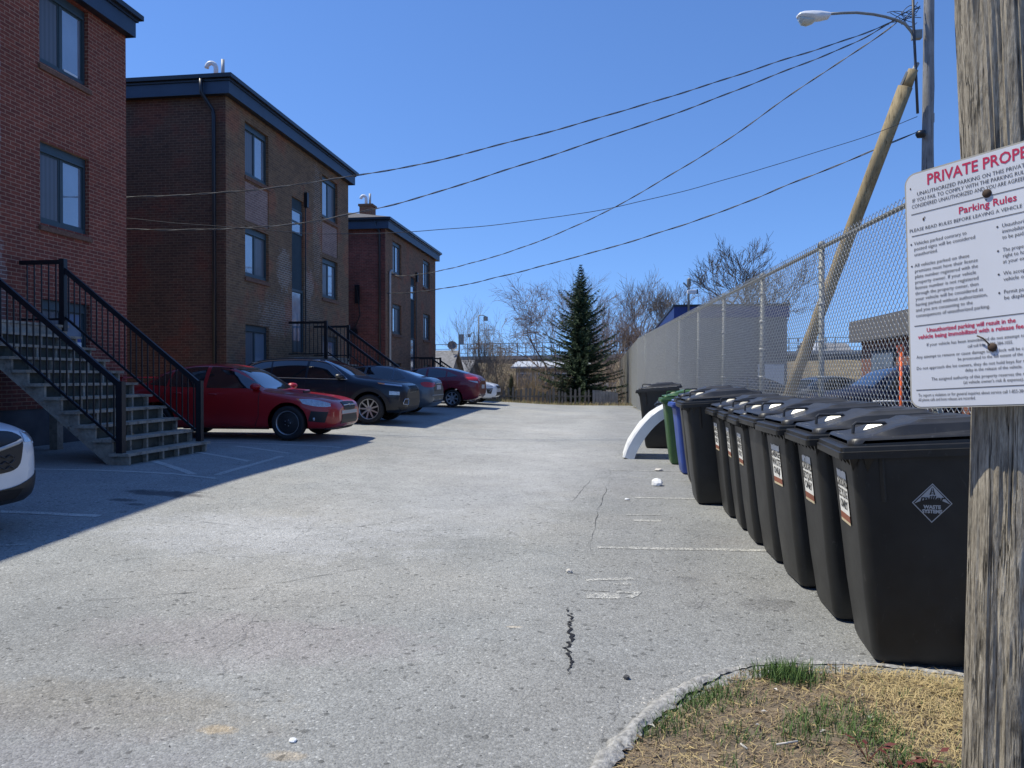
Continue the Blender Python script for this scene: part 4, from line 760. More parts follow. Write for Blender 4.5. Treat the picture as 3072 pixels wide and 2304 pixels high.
# ================================================================== BIG POLE AND PARKING SIGN
O_ = Vector((.8838, 2.5473, 2.1238)); SU = Vector((.63203, -.77255, .0609)); SV0 = Vector((.04954, -.03814, -.99804)); SV = SV0 - SU * .035; SN = SU.cross(SV0).normalized()
if SN.dot(Vector((0, 0, 1.5)) - O_) < 0: SN = -SN
nail = O_ + SU * .2452 + SV0 * .1175; inw = -SN; inw = Vector((inw.x, inw.y, 0)).normalized(); ax = nail + inw * .235
pr = thing('wooden_pole', 'thick weathered wooden pole at the right edge carrying the parking sign', 'pole', (ax.x, ax.y, 0)); mb = MB(); rings = []; NS = 150
zs = rng(-.1, 4.2, .016) + rng(4.3, 9.5, .4)
for z in zs:
    off = -.030 * max(0, 1.4 - z) * .5 if z < 1.4 else -.054 * (z - 1.4); cx = ax.x + RT.x * off; cy = ax.y + RT.y * off; r = .160 - .006 * z; ring = []
    for j in range(NS):
        a = 2 * pi * j / NS; ca, sa = cos(a), sin(a); v = mnoise.noise(Vector((ca * 7, sa * 7, z * .55))); v2 = mnoise.noise(Vector((ca * 19 + 5, sa * 19, z * 1.1))); v3 = mnoise.noise(Vector((ca * 34, sa * 34 + 9, z * 4)))
        cr = -max(0, .13 - abs(v)) * .085 - max(0, .09 - abs(v2)) * .055; rr = r + cr + v3 * .0016 + v2 * .0012; ring.append((cx + ca * rr, cy + sa * rr, z))
    rings.append(ring)
mb.loft(rings); mb.build('post', M['pole'], pr)
mb = MB(); q = at(2910, 440, 2.45); mb.tube([q + RT * .06, q, q - RT * .012 + Vector((0, 0, .012)), q - RT * .016 + Vector((0, 0, .05))], .004, 6); mb.build('bent_nail', M['rust'], pr)
sg = thing('parking_sign', 'white private property parking rules sign nailed to the big wooden pole', 'sign', tuple(nail))
SW, SH, RAD = .47, .722, .035
def SP(u, v, off=0): return O_ + SU * u + SV * v + SN * off
def outline(ins, off, n=8):
    pts = []
    for (cu, cv, a0) in ((SW - RAD, RAD, -pi / 2), (SW - RAD, SH - RAD, 0), (RAD, SH - RAD, pi / 2), (RAD, RAD, pi)):
        for i in range(n + 1): a = a0 + pi / 2 * i / n; pts.append(SP(cu + (RAD - ins) * cos(a), cv + (RAD - ins) * sin(a), off))
    return pts
mb = MB(); mb.loft([outline(0, -.003), outline(0, .0)], smooth=False); mb.build('sign_plate', M['signe'], sg)
mb = MB(); pts = outline(.005, .0012); mb.add(pts, [tuple(range(len(pts)))]); mb.build('sign_face', M['signw'], sg)
def fit(body, u0, v0, u1, cap, m, bold=0, align='L', center=None):
    size = cap / .70; vs, fs = text_mesh(body, size, 'LEFT', bold); w = max(v.x for v in vs); k = (u1 - u0) / w
    return [SP(u0 + v.x * k, v0 - v.y, .0022) for v in vs], fs
black = MB(); redm = MB(); redb = MB(); redc = MB()
def put(mb_, *a, **k): vs, fs = fit(*a, **k); mb_.add(vs, fs)
put(redm, 'PRIVATE PROPERTY', .0706, .047, .425, .032, None, bold=.0008)
put(black, 'UNAUTHORIZED PARKING ON THIS PRIVATE PROPERTY', .0391, .0725, .428, .0115, None)
put(black, 'IF YOU FAIL TO COMPLY WITH THE PARKING RULES, YOU WILL BE', .024, .0902, .445, .0115, None)
put(black, 'CONSIDERED UNAUTHORIZED AND YOU ARE AGREEING TO THE RULES', .0218, .108, .448, .0115, None)
put(redb, 'Parking Rules', .1621, .158, .3202, .020, None, bold=.0004)
put(black, 'PLEASE READ RULES BEFORE LEAVING A VEHICLE UNATTENDED', .0124, .180, .434, .0102, None)
LFT = ['Vehicles parked contrary to', 'posted signs will be considered', 'unauthorized.', None, 'All vehicles parked on these', 'premises must have their license', 'plate number registered with the', 'property owner. If your vehicle', 'license number is not registered', 'through the property owner, then', 'your vehicle will be considered as', 'having parked without authorization,', 'and you are consenting to the', 'consequences of unauthorized parking.']
v = .2215; cw = .158 / 27
for i, ln in enumerate(LFT):
    if ln is None: v = .2885; continue
    put(black, ln, .0255, v, .0255 + cw * len(ln) * (1.0 if len(ln) > 14 else .95), .0108, None); v += .0171 if i > 3 else .0168
RGT = [(.2228, ['Unauthorized vehicles will be', 'immobilized with a release fee', 'to be paid by the owner.']), (.2909, ['The property owner has the', 'right to have vehicles removed', 'at your expense.']), (.3565, ['We accept no liability for any', 'vehicle or its contents.']), (.4083, ['Permit parking permits must', 'be displayed at all times.'])]
for v0, lns in RGT:
    for i, ln in enumerate(lns): put(black, ln, .280, v0 + .0165 * i, .280 + .0056 * len(ln), .0108, None)
def dot(u, v): black.add([SP(u + .0028 * cos(2 * pi * i / 10), v + .0028 * sin(2 * pi * i / 10), .0022) for i in range(10)], [tuple(range(10))])
for p in ((.017, .2175), (.017, .2845), (.268, .219), (.268, .287), (.268, .3525), (.268, .4045)): dot(*p)
for vv in (.1263, .1930, .4690, .6655): black.add([SP(.0195, vv - .0011, .0022), SP(SW - .02, vv - .0011, .0022), SP(SW - .02, vv + .0011, .0022), SP(.0195, vv + .0011, .0022)], [(0, 1, 2, 3)])
put(redc, 'Unauthorized parking will result in the', .0575, .4912, .3085, .0125, None, bold=.0004)
put(redc, 'vehicle being immobilized with a release fee of', .0305, .5097, .348, .0125, None, bold=.0004)
for ln, u0, v0, u1 in (('If your vehicle has been immobilized do not attempt to move it,', .056, .5338, .375), ('call toll free 1-855-384-1055.', .177, .5496, .300), ('Any attempt to remove or cause damage to the lock will be considered', .0235, .569, .375), ('be prosecuted to the full extent of the law.', .148, .5845, .345), ('Do not approach the lot owners, they do not hold keys for the lock', .0225, .6035, .365), ('delay in the release of the vehicle.', .168, .6185, .322), ('The assigned authority of this property reserves the right', .068, .6385, .345), ("(at vehicle owner's risk & expense).", .162, .6535, .325), ('To report a violation or for general inquiries about service call 1-855-384-1055', .0255, .686, .350), ('All phone calls and boot releases are recorded.', .0255, .6998, .195)): put(black, ln, u0, v0, u1, .0096, None)
black.build('black_lettering', M['inkg'], sg); redm.build('heading', M['red'], sg); redb.build('subheading', M['red'], sg); redc.build('warning_lettering', M['red'], sg)
for (u, v) in ((.2435, .1185), (.246, .5545)):
    mb = MB(); c = SP(u, v, 0); mb.tube([c + SN * .001, c + SN * .007, c + SN * .009], [.0125, .0115, .003], 14); mb.tube([c - SN * .05, c + SN * .004], .004, 8); mb.build('nail', M['rust'], sg)
mb = MB(); c = SP(.246, .5545, .004); mb.tube([c, c + SN * .01 - SU * .02 - SV * .028, c + SN * .008 - SU * .036 - SV * .036], .0022, 5); mb.build('bent_wire', M['rust'], sg)
mb = MB()
for (u, v, r) in ((.058, .148, .003), (.0195, .046, .002), (.062, .143, .0015), (.24, .136, .0016)): mb.add([SP(u + r * cos(2 * pi * i / 7), v + 1.8 * r * sin(2 * pi * i / 7), .0024) for i in range(7)], [tuple(range(7))])
mb.build('paint_chip', M['rust'], sg)

# ================================================================== UTILITY POLE, BRACE, STREET LAMP, WIRES
PD = 19.0; pb = at(2776, 1131, PD); px_, py_ = pb.x, pb.y
up = thing('utility_pole', 'slim grey utility pole with street lamp and bundled cables behind the fence', 'pole', (px_, py_, 0)); mb = MB(); rings = []
for i in range(24): z = -.2 + i * .52; r = .155 - .0035 * z; rings.append([(px_ + (.004 * z) + r * cos(2 * pi * j / 20), py_ + r * sin(2 * pi * j / 20), z) for j in range(20)])
mb.loft(rings); mb.build('post', M['pole2'], up)
def P(px, py, d=PD): return at(px, py, d)
mb = MB(); mb.tube([P(2739, -10, 18.75), P(2740, 60, 18.75), P(2745, 160, 18.75), P(2749, 250, 18.75), P(2753, 340, 18.75)], .035, 6); mb.build('riser_cable', M['wire'], up)
mb = MB(); mb.tube([P(2793, 55), P(2797, 90), P(2801, 180), P(2802, 260), P(2800, 330), P(2797, 345)], .012, 5); mb.tube([P(2792, 390), P(2799, 420), P(2800, 500), P(2800, 700)], .015, 5)
for y in (88, 186, 204): mb.tube([P(2786, y), P(2800, y)], .012, 4)
mb.build('ground_wire', M['wire'], up)
mb = MB(); c = P(2795, 355); mb.box((c.x - .05, c.y - .06, c.z - .12), (c.x + .05, c.y + .06, c.z + .12)); bevel(mb.build('meter_box', M['pvc'], up), .015)
mb = MB(); c = P(2763, 402, 18.8); mb.lathe([(.0, -.09), (.09, -.08), (.13, 0), (.1, .07), (0, .09)], 12, Matrix.Translation(c)); mb.build('cable_coil', M['blackmetal'], up)
mb = MB(); c = P(2748, 105, 18.85); mb.box((c.x - .09, c.y - .08, c.z - .1), (c.x + .12, c.y + .08, c.z + .1)); mb.build('bracket', M['steel'], up)
# tangle at the pole top
mb = MB()
for i in range(13):
    a = P(random.uniform(2655, 2720), random.uniform(30, 75), 18.8); b = P(random.uniform(2740, 2765), random.uniform(5, 85), 18.9); c = (a + b) / 2 + Vector((0, 0, random.uniform(-.35, .25)))
    mb.tube([a * (1 - t) ** 2 + c * 2 * t * (1 - t) + b * t * t for t in [k / 8 for k in range(9)]], .009, 4)
mb.build('cable_tangle', M['wire'], up)
sl_ = thing('street_lamp', 'pale grey street lamp on a curved arm at the top of the utility pole', 'street lamp', tuple(P(2490, 40, 18.6)))
mb = MB(); mb.tube([P(2744, 110, 18.8), P(2732, 92, 18.78), P(2715, 72, 18.75), P(2690, 60, 18.72), P(2655, 50, 18.7), P(2620, 43, 18.66), P(2570, 38, 18.63), P(2530, 39, 18.6), P(2485, 42, 18.6)], .033, 8); mb.build('arm', M['steel'], sl_)
mb = MB(); rings = []
for (x, y0, y1, w) in ((2491, 38, 50, .06), (2484, 37, 60, .1), (2460, 34, 66, .14), (2435, 34, 68, .17), (2410, 36, 62, .17), (2397, 40, 56, .14), (2391, 46, 52, .06)):
    t = P(x, y0, 18.6); b_ = P(x, y1, 18.6); rings.append([((t + b_) / 2) + FW * w * cos(a) + (t - b_) / 2 * sin(a) * (1 if sin(a) > 0 else .8) for a in [2 * pi * k / 12 for k in range(12)]])
mb.loft(rings); mb.build('lamp_head', M['white'], sl_)
mb = MB(); rings = []
for (x, y0, y1, w) in ((2446, 58, 64, .06), (2436, 56, 73, .12), (2420, 54, 78, .15), (2404, 50, 75, .13), (2396, 48, 62, .08)):
    t = P(x, y0, 18.6); b_ = P(x, y1, 18.6); rings.append([((t + b_) / 2) + FW * w * cos(a) + (t - b_) / 2 * sin(a) for a in [2 * pi * k / 12 for k in range(12)]])
mb.loft(rings); mb.build('lens', M['lampglass'], sl_)
br = thing('brace_pole', 'yellowish leaning brace pole propped against the grey utility pole', 'pole', tuple(P(2350, 1200, 21.5)))
A_, B_ = P(2733, 215, 18.75), P(2340, 1255, 21.6); mb = MB(); d_ = (A_ - B_).normalized(); pts = [B_ + (A_ - B_) * t for t in (0, .2, .4, .6, .8, .962)]; mb.tube(pts, [.150, .155, .160, .166, .170, .172], 20)
c1 = pts[-1]; mb.tube([c1 - d_ * .02 + RT * .035, A_ + RT * .035 + d_ * .05], [.125, .115], 14); mb.build('post', M['newpole'], br)
mb = MB(); mb.beam(c1 - RT * .12 + d_ * .05, A_ - RT * .09, .03, .05); mb.beam(A_ + RT * .05, P(2752, 190, 18.8), .09, .06); mb.build('strap', M['steel'], br)

def cable(label, pts, r=.013, twist=True, m='wire', strands=2, pitch=.55, m2=None):
    """pts: 3D anchor points, smooth curve through them (Catmull-Rom), built as twisted strands"""
    P_ = [pts[0] * 2 - pts[1]] + list(pts) + [pts[-1] * 2 - pts[-2]]; cur = []
    for i in range(1, len(P_) - 2):
        p0, p1, p2, p3 = P_[i - 1:i + 3]
        for k in range(40): t = k / 40; cur.append(.5 * ((2 * p1) + (p2 - p0) * t + (2 * p0 - 5 * p1 + 4 * p2 - p3) * t * t + (3 * p1 - p0 - 3 * p2 + p3) * t ** 3))
    cur.append(pts[-1]); root = thing('service_wire', label, 'cable', tuple(pts[0]), 0, 'cables from the utility pole to the brick blocks'); s = 0; ph = []
    for i, c in enumerate(cur): s += (cur[i] - cur[i - 1]).length if i else 0; ph.append(s)
    for k in range(strands):
        mb = MB(); q = []
        for c, s in zip(cur, ph):
            a = 2 * pi * (s / pitch + k / strands) + 1.3 * mnoise.noise(c * .4); o = Vector((0, cos(a) * .7, sin(a))) * r * (1.15 if twist else 0) + Vector((0, 0, .02 * mnoise.noise(c * .9))); q.append(c + o)
        mb.tube(q, r, 5); mb.build('strand', M[m2 if (m2 and k == strands - 1) else m], root)
    return root
def lerp(px0, d0, px1, d1, pts): return [at(x, y, 1 / ((1 / d0) + (1 / d1 - 1 / d0) * (x - px0) / (px1 - px0))) for x, y in pts]
cable('topmost twisted cable from the lamp arm to the near red block', lerp(2690, 18.7, 385, 16.4, [(2690, 60), (2560, 112), (2350, 180), (2050, 278), (1780, 358), (1500, 434), (1230, 498), (950, 545), (700, 575), (385, 592), (250, 594)]), .009, m2='wirel', pitch=1.1)
cable('second twisted cable from the lamp arm to the near red block', lerp(2680, 18.7, 385, 16.6, [(2680, 62), (2560, 130), (2350, 215), (2050, 332), (1780, 425), (1500, 515), (1230, 600), (1000, 652), (800, 680), (619, 689), (385, 688), (250, 680)]), .009, m2='wirel', pitch=1.1)
cable('steep twisted cable from the lamp arm to the farthest block', lerp(2690, 18.7, 1175, 33.3, [(2690, 68), (2640, 105), (2500, 200), (2350, 300), (2150, 440), (1900, 590), (1700, 690), (1500, 765), (1320, 812), (1215, 828), (1175, 822)]), .010, m2='wirel', pitch=1.3)
cable('thin single wire from the utility pole passing the middle block', lerp(2752, 18.9, 385, 16.5, [(2752, 350), (2600, 410), (2350, 488), (2100, 560), (1850, 620), (1600, 660), (1350, 688), (1050, 702), (800, 690), (560, 672), (385, 655), (280, 645)]), .008, twist=False, strands=1)
cable('lowest cable with a splice, from the utility pole to the farthest block', lerp(2750, 18.9, 1160, 33.3, [(2750, 398), (2620, 450), (2500, 500), (2350, 560), (2150, 640), (1900, 722), (1700, 778), (1500, 830), (1350, 862), (1230, 878), (1160, 880)]), .011, twist=True, strands=2, pitch=1.6)
# ================================================================== CARS
def curve(pts, n):
    pts = [Vector(p) for p in pts]; d = [0]
    for a, b in zip(pts[:-1], pts[1:]): d.append(d[-1] + (b - a).length)
    out = []
    for i in range(n):
        t = d[-1] * i / (n - 1); k = 0
        while k < len(d) - 2 and d[k + 1] < t: k += 1
        f = (t - d[k]) / max(1e-9, d[k + 1] - d[k]); out.append(pts[k].lerp(pts[k + 1], min(1, f)))
    return out
def smooth_curve(pts, k=6):
    return [Vector(p) for p in dens(pts, k)]
class Car:
    def __init__(s, name, label, cat, loc, rz, paint, st, wheels, wr, spokes, group='cars parked against the brick blocks', tw=.22, rim='alloy', spoke_style=0, arch=.065):
        s.root = thing(name, label, cat, loc, rz, group); s.n = {}
        mb = MB(); rings = []
        for (x, w, zb, zs, wt, zt) in st:
            hgt = zs - zb; dr = min(.07, (zt - zs) * .35 + .01)
            half = [(0, zb), (.55 * w, zb), (.88 * w, zb + .015), (.965 * w, zb + .12 * hgt), (.995 * w, zb + .36 * hgt), (1.0 * w, zb + .62 * hgt), (.985 * w, zb + .86 * hgt), (.95 * w, zs), (wt + (0.94 * w - wt) * .12 + 0.0, zt - dr), (wt * .86, zt - dr * .32), (wt * .45, zt - dr * .06), (0, zt)]
            ring = [(x, y, z) for y, z in half] + [(x, -y, z) for y, z in half[-2:0:-1]]; rings.append(ring)
        mb.loft(rings, smooth=True); body = mb.build('body', [paint, M['cartrim']], None, local=True)
        sub = body.modifiers.new('s', 'SUBSURF'); sub.levels = sub.render_levels = 2
        cuts = []
        for wx in wheels:
            for sy in (-1, 1):
                c = MB(); w = max(a[1] for a in st); Mx = Matrix.Translation((wx, sy * (w - .02), wr)) @ Matrix.Rotation(pi / 2, 4, 'X'); c.lathe([(.0001, -.30), (wr + arch, -.30), (wr + arch, .2), (.0001, .2)], 40, Mx, smooth=False); co = c.build('cutter', M['cartrim'], None, local=True, fix=True); cuts.append(co)
                b = body.modifiers.new('b', 'BOOLEAN'); b.operation = 'DIFFERENCE'; b.solver = 'EXACT'; b.object = co
        dg = bpy.context.evaluated_depsgraph_get(); me = bpy.data.meshes.new_from_object(body.evaluated_get(dg)); body.modifiers.clear(); old = body.data; body.data = me; bpy.data.meshes.remove(old)
        if len(me.materials) < 2: me.materials.clear(); me.materials.append(paint); me.materials.append(M['cartrim'])
        for c in cuts: bpy.data.objects.remove(c)
        w = max(a[1] for a in st)
        for p in me.polygons:
            c = p.center; p.use_smooth = True; p.material_index = 0
            for wx in wheels:
                if sqrt((c.x - wx) ** 2 + (c.z - wr) ** 2) < wr + arch + .006 and abs(c.y) < w - .012 and abs(c.y) > w - .34 and (abs(p.normal.y) > .9 and abs(c.y) < w - .2 or abs(p.normal.y) < .3): p.material_index = 1
            if c.z < st[len(st) // 2][2] + .012 and p.normal.z < -.5: p.material_index = 1
        me.set_sharp_from_angle(angle=radians(40)); body.parent = s.root; s.body = body
        bm = bmesh.new(); bm.from_mesh(me); s.bvh = BVHTree.FromBMesh(bm); s.bm = bm; s.w = w
        s.wheels(wheels, wr, tw, spokes, rim, spoke_style)
    def hit(s, dirn, a, b):
        if dirn == 'R': o, d = Vector((a, -3, b)), Vector((0, 1, 0))
        elif dirn == 'L': o, d = Vector((a, 3, b)), Vector((0, -1, 0))
        elif dirn == 'F': o, d = Vector((5, a, b)), Vector((-1, 0, 0))
        elif dirn == 'B': o, d = Vector((-5, a, b)), Vector((1, 0, 0))
        else: o, d = Vector((a, b, 4)), Vector((0, 0, -1))
        h = s.bvh.ray_cast(o, d)
        if h[0] is None: h = s.bvh.find_nearest(o + d * (3 if dirn != 'T' else 3))
        n = h[1]; n = -n if n.dot(d) > 0 else n; return h[0], n
    def patch(s, name, m, dirn, top, bot, off=.004, n=18, k=6, parent=None, edge=True, both=True, thick=.02):
        outs = []
        for dd in ((['R', 'L'] if dirn == 'R' else [dirn]) if both else [dirn]):
            A = curve(top, n); B = curve(bot, n); vs = []; 
            for j in range(k + 1):
                for i in range(n):
                    p = A[i].lerp(B[i], j / k); h, nn = s.hit(dd, p.x, p.y); vs.append(h + nn * off)
            mb = MB(); mb.add(vs, [(j * n + i, j * n + i + 1, (j + 1) * n + i + 1, (j + 1) * n + i) for j in range(k) for i in range(n - 1)], 0, True)
            # short skirt back into the body so the piece has an edge
            bd = list(range(n)) + [j * n + n - 1 for j in range(1, k + 1)] + [k * n + i for i in range(n - 2, -1, -1)] + [j * n for j in range(k - 1, 0, -1)]; back = []
            for q in bd: h = vs[q]; cdir = {'R': Vector((0, 1, 0)), 'L': Vector((0, -1, 0)), 'F': Vector((-1, 0, 0)), 'B': Vector((1, 0, 0)), 'T': Vector((0, 0, -1))}[dd]; back.append(h + cdir * thick)
            base = len(mb.v); mb.v += [tuple(v) for v in back]
            for i in range(len(bd)): j = (i + 1) % len(bd); mb.f.append((bd[i], bd[j], base + j, base + i)); mb.m.append(0); mb.sm.append(False)
            outs.append(mb.build(name, m, parent or s.root, local=True))
        return outs
    def line(s, name, m, dirn, pts, w=.008, off=.004, n=26, both=True, parent=None):
        for dd in (['R', 'L'] if dirn == 'R' and both else [dirn]):
            q = []
            for p in curve(pts, n): h, nn = s.hit(dd, p.x, p.y); q.append(h + nn * off)
            mb = MB(); mb.tube(q, w / 2, 5); mb.build(name, m, parent or s.root, local=True)
    def wheels(s, xs, r, tw, nsp, rim, style):
        for i, wx in enumerate(xs):
            for sy in (-1, 1):
                yc = sy * (s.w - tw / 2 - .012); Mx = Matrix.Translation((wx, yc, r)) @ Matrix.Rotation(-sy * pi / 2, 4, 'X'); h = tw / 2; rr = r * .70
                mb = MB(); mb.lathe([(rr * .98, -h), (r * .93, -h), (r * .985, -h * .75), (r, -h * .4), (r, h * .4), (r * .985, h * .75), (r * .94, h * .98), (r * .84, h * 1.02), (rr, h * .92), (rr * .98, h * .5)], 40, Mx); w = mb.build('wheel', M['rubber'], s.root, local=True)
                mb = MB(); mb.lathe([(rr, h * .93), (rr * .955, h * .95), (rr * .93, h * .70), (rr * .92, -.0)], 40, Mx); mb.lathe([(rr * .93, h * .05), (.0001, h * .0)], 40, Mx, 1); ri = mb.build('rim', [M[rim], M['cartrim']], w, local=True)
                ri.data.materials[1] = M['dark']
                if nsp:
                    mb = MB()
                    for k in range(nsp):
                        a = 2 * pi * k / nsp + .3
                        def pt(rad, t, z): return Mx @ Vector((rad * cos(a) - t * sin(a), rad * sin(a) + t * cos(a), z))
                        w0, w1 = (.016, .013) if style == 0 else (.020, .017) if style == 3 else ((.032, .03) if style == 1 else (.009, .010))
                        pairs = [(-w0, -w1)] if style == 0 else [(0, 0)]
                        for tt in ([-.0] if style != 2 else [-.016, .016]):
                            vs = [pt(.04, tt - w0, h * .72), pt(.04, tt + w0, h * .72), pt(rr * .95, tt * 2 + w1, h * .88), pt(rr * .95, tt * 2 - w1, h * .88), pt(.04, tt - w0, h * .5), pt(.04, tt + w0, h * .5), pt(rr * .95, tt * 2 + w1, h * .6), pt(rr * .95, tt * 2 - w1, h * .6)]
                            mb.add(vs, [(0, 1, 2, 3), (7, 6, 5, 4), (0, 4, 5, 1), (1, 5, 6, 2), (2, 6, 7, 3), (3, 7, 4, 0)])
                    mb.lathe([(.001, h * .86), (.045, h * .84), (.06, h * .66)], 16, Mx); mb.build('spokes', M[rim], w, local=True)
                else:
                    mb = MB(); mb.lathe([(rr * .9, h * .55), (rr * .62, h * .72), (rr * .3, h * .6), (.05, h * .78), (.001, h * .8)], 24, Mx); mb.build('steel_disc', M['cartrim'], w, local=True)
                    mb = MB()
                    for k in range(5):
                        a = 2 * pi * k / 5; c = Mx @ Vector((.057 * cos(a), .057 * sin(a), h * .8)); c2 = Mx @ Vector((.057 * cos(a), .057 * sin(a), h * .86)); mb.tube([c, c2], .009, 6)
                    mb.build('wheel_nuts', M['alloy'], w, local=True)
    def mirror(s, x, z, m, sc=1.0):
        for sy in (-1, 1):
            h, nn = s.hit('R' if sy < 0 else 'L', x, z); mb = MB(); c = h + Vector((-.02, sy * .10, .03)); rings = []
            for (dx, k) in ((.09, .35), (.06, .8), (0, 1), (-.06, .95), (-.075, .85)): rings.append([(c.x + dx * sc, c.y + .095 * sc * k * cos(a), c.z + .062 * sc * k * sin(a)) for a in [2 * pi * i / 12 for i in range(12)]])
            mb.loft(rings); mb.beam(h, c - Vector((0, sy * .05, .03)), .05, .03); mb.build('mirror', m, s.root, local=True)
def bez(*p): return [Vector(q) for q in dens(list(p), 5)]
PB = M['cartrim']
# ---- red sedan with bonnet scoop
pr_ = carpaint('red_paint', (.36, .007, .010), .0)
def sedan_st(L, W, H, nose_x=None, cowl=.86, roof0=.15, roof1=-.95, rear=-1.62, hoodz=.96, deckz=1.08, zb=.19, belt=.93, wt=.55):
    n = L / 2; w = W / 2
    return [(n, w * .62, .34, .56, w * .5, .62), (n - .05, w * .76, .24, .66, w * .62, .715), (n - .18, w * .90, zb, .71, w * .74, .77), (n - .42, w * .97, zb, .76, w * .80, .83), (n - .85, w, zb, .83, w * .82, hoodz - .05), (cowl + .12, w, zb, belt - .02, w * .80, hoodz + .0), (cowl, w, zb, belt, w * .80, hoodz + .035),
            (roof0 + .28, w, zb, belt + .01, w * .70, H - .17), (roof0, w, zb, belt + .01, wt, H - .045), ((roof0 + roof1) / 2, w, zb, belt + .02, wt, H), (roof1, w, zb, belt + .03, wt * .98, H - .05), (roof1 - .38, w, zb, belt + .04, w * .68, H - .17), (rear, w, zb, belt + .04, w * .78, deckz + .02), (rear - .12, w * .99, zb, belt + .02, w * .80, deckz), (-n + .16, w * .93, zb + .02, .88, w * .76, deckz - .02), (-n + .04, w * .84, .3, .80, w * .7, deckz - .10), (-n, w * .72, .42, .74, w * .6, deckz - .2)]
def sedan_glass(c, H, cowl, roof0, roof1, rear, belt, tail=True):
    zt = H - .115
    c.patch('side_window', M['carglass'], 'R', bez((cowl - .06, belt + .055), (roof0 + .30, zt - .115), (roof0 - .02, zt + .0), (roof0 - .42, zt + .03)), [(cowl - .06, belt + .04), (roof0 - .40, belt + .05)], n=20)
    c.patch('side_window', M['carglass'], 'R', bez((roof0 - .50, zt + .03), (roof1 + .25, zt + .015), (roof1 - .08, zt - .05)), [(roof0 - .48, belt + .05), (roof1 - .08, belt + .075)], n=16)
    c.patch('quarter_window', M['carglass'], 'R', bez((roof1 - .13, zt - .065), (roof1 - .28, zt - .13), (roof1 - .50, belt + .13)), [(roof1 - .13, belt + .08), (roof1 - .48, belt + .11)], n=12)
    c.patch('windscreen', M['carglassb'], 'T', [(roof0 + .05, -.52), (roof0 + .07, 0), (roof0 + .05, .52)], [(cowl - .02, -.64), (cowl + .09, 0), (cowl - .02, .64)], n=16, k=10)
    c.patch('rear_window', M['carglassb'], 'T', [(roof1 - .04, -.48), (roof1 - .05, .48)], [(rear + .04, -.56), (rear - .02, 0), (rear + .04, .56)], n=14, k=10)
    for x0, x1 in ((cowl - .03, cowl - .08),): c.line('door_gap', PB, 'R', [(cowl - .02, belt), (cowl - .03, .45), (cowl - .12, .25)], .011, .0015)
    c.line('door_gap', PB, 'R', [(roof0 - .45, belt + .05), (roof0 - .47, .25)], .011, .0015); c.line('door_gap', PB, 'R', [(roof1 - .1, belt + .06), (roof1 - .22, .72), (roof1 - .08, .45)], .011, .0015)
    c.line('door_handle', c.hm, 'R', [(roof0 - .32, belt - .07), (roof0 - .16, belt - .075)], .026, .014, 6); c.line('door_handle', c.hm, 'R', [(roof1 + .06, belt - .05), (roof1 + .22, belt - .055)], .026, .014, 6)
wrx = Car('parked_car', 'red sedan with bonnet scoop and black wheels, just past the wooden stairs', 'car', (-7.54, 14.72, g(-7.5, 14.7)), 0, pr_, sedan_st(4.6, 1.80, 1.475, hoodz=.925), (1.40, -1.25), .325, 0)
wrx.hm = pr_; sedan_glass(wrx, 1.475, .86, .15, -.95, -1.62, .93); wrx.mirror(.78, .98, pr_)
wrx.patch('headlight', M['lens'], 'R', bez((1.62, .775), (1.86, .765), (2.06, .725), (2.17, .69)), bez((1.70, .69), (1.90, .645), (2.10, .625), (2.19, .635)), .006, n=14)
wrx.patch('indicator', M['amber'], 'R', [(1.56, .785), (1.61, .778)], [(1.66, .72), (1.68, .70)], .006, n=4)
wrx.patch('grille', PB, 'F', bez((-.34, .70), (0, .715), (.34, .70)), bez((-.30, .56), (0, .545), (.30, .56)), .008)
wrx.line('grille_bar', M['chrome'], 'F', bez((-.31, .64), (0, .645), (.31, .64)), .02, .012); wrx.line('badge', M['silver'], 'F', [(-.05, .64), (0, .655), (.05, .64), (0, .625), (-.05, .64)], .012, .018)
wrx.patch('lower_grille', PB, 'F', [(-.40, .47), (.40, .47)], [(-.44, .30), (.44, .30)], .008); wrx.patch('bumper_bar', M['silver'], 'F', [(-.42, .545), (.42, .545)], [(-.42, .48), (.42, .48)], .010)
wrx.patch('fog_pocket', PB, 'R', [(1.86, .55), (2.16, .53)], [(1.80, .36), (2.10, .33)], .006, n=10); wrx.line('fog_lamp', M['lens'], 'R', [(1.90, .40), (1.93, .40)], .07, .008, 4)
wrx.line('front_lip', PB, 'F', [(-.7, .22), (0, .20), (.7, .22)], .05, .01); wrx.line('sill_skirt', PB, 'R', [(.95, .205), (-.8, .205)], .03, .002)
mb = MB(); sc_ = []
for (x, hw, zz) in ((1.42, .20, 0.0), (1.40, .21, .055), (1.2, .22, .05), (1.02, .20, .012)): h, nn = wrx.hit('T', x, 0); sc_.append([(x, -hw, h.z - .03), (x, -hw * .9, h.z + zz), (x, 0, h.z + zz * 1.1), (x, hw * .9, h.z + zz), (x, hw, h.z - .03)])
mb.add([p for r_ in sc_ for p in r_], [(i * 5 + j, i * 5 + j + 1, i * 5 + j + 6, i * 5 + j + 5) for i in range(3) for j in range(4)], 0, True); mb.build('bonnet_scoop', pr_, wrx.root, local=True)
mb = MB(); h, nn = wrx.hit('T', 1.425, 0); mb.box((1.415, -.17, h.z + .004), (1.425, .17, h.z + .045)); mb.build('scoop_mouth', PB, wrx.root, local=True)
mb = MB(); mb.box((-2.24, -.7, 1.17), (-2.06, .7, 1.195)); mb.box((-2.2, -.68, 1.0), (-2.1, -.66, 1.17)); mb.box((-2.2, .66, 1.0), (-2.1, .68, 1.17)); mb.build('spoiler', pr_, wrx.root, local=True)
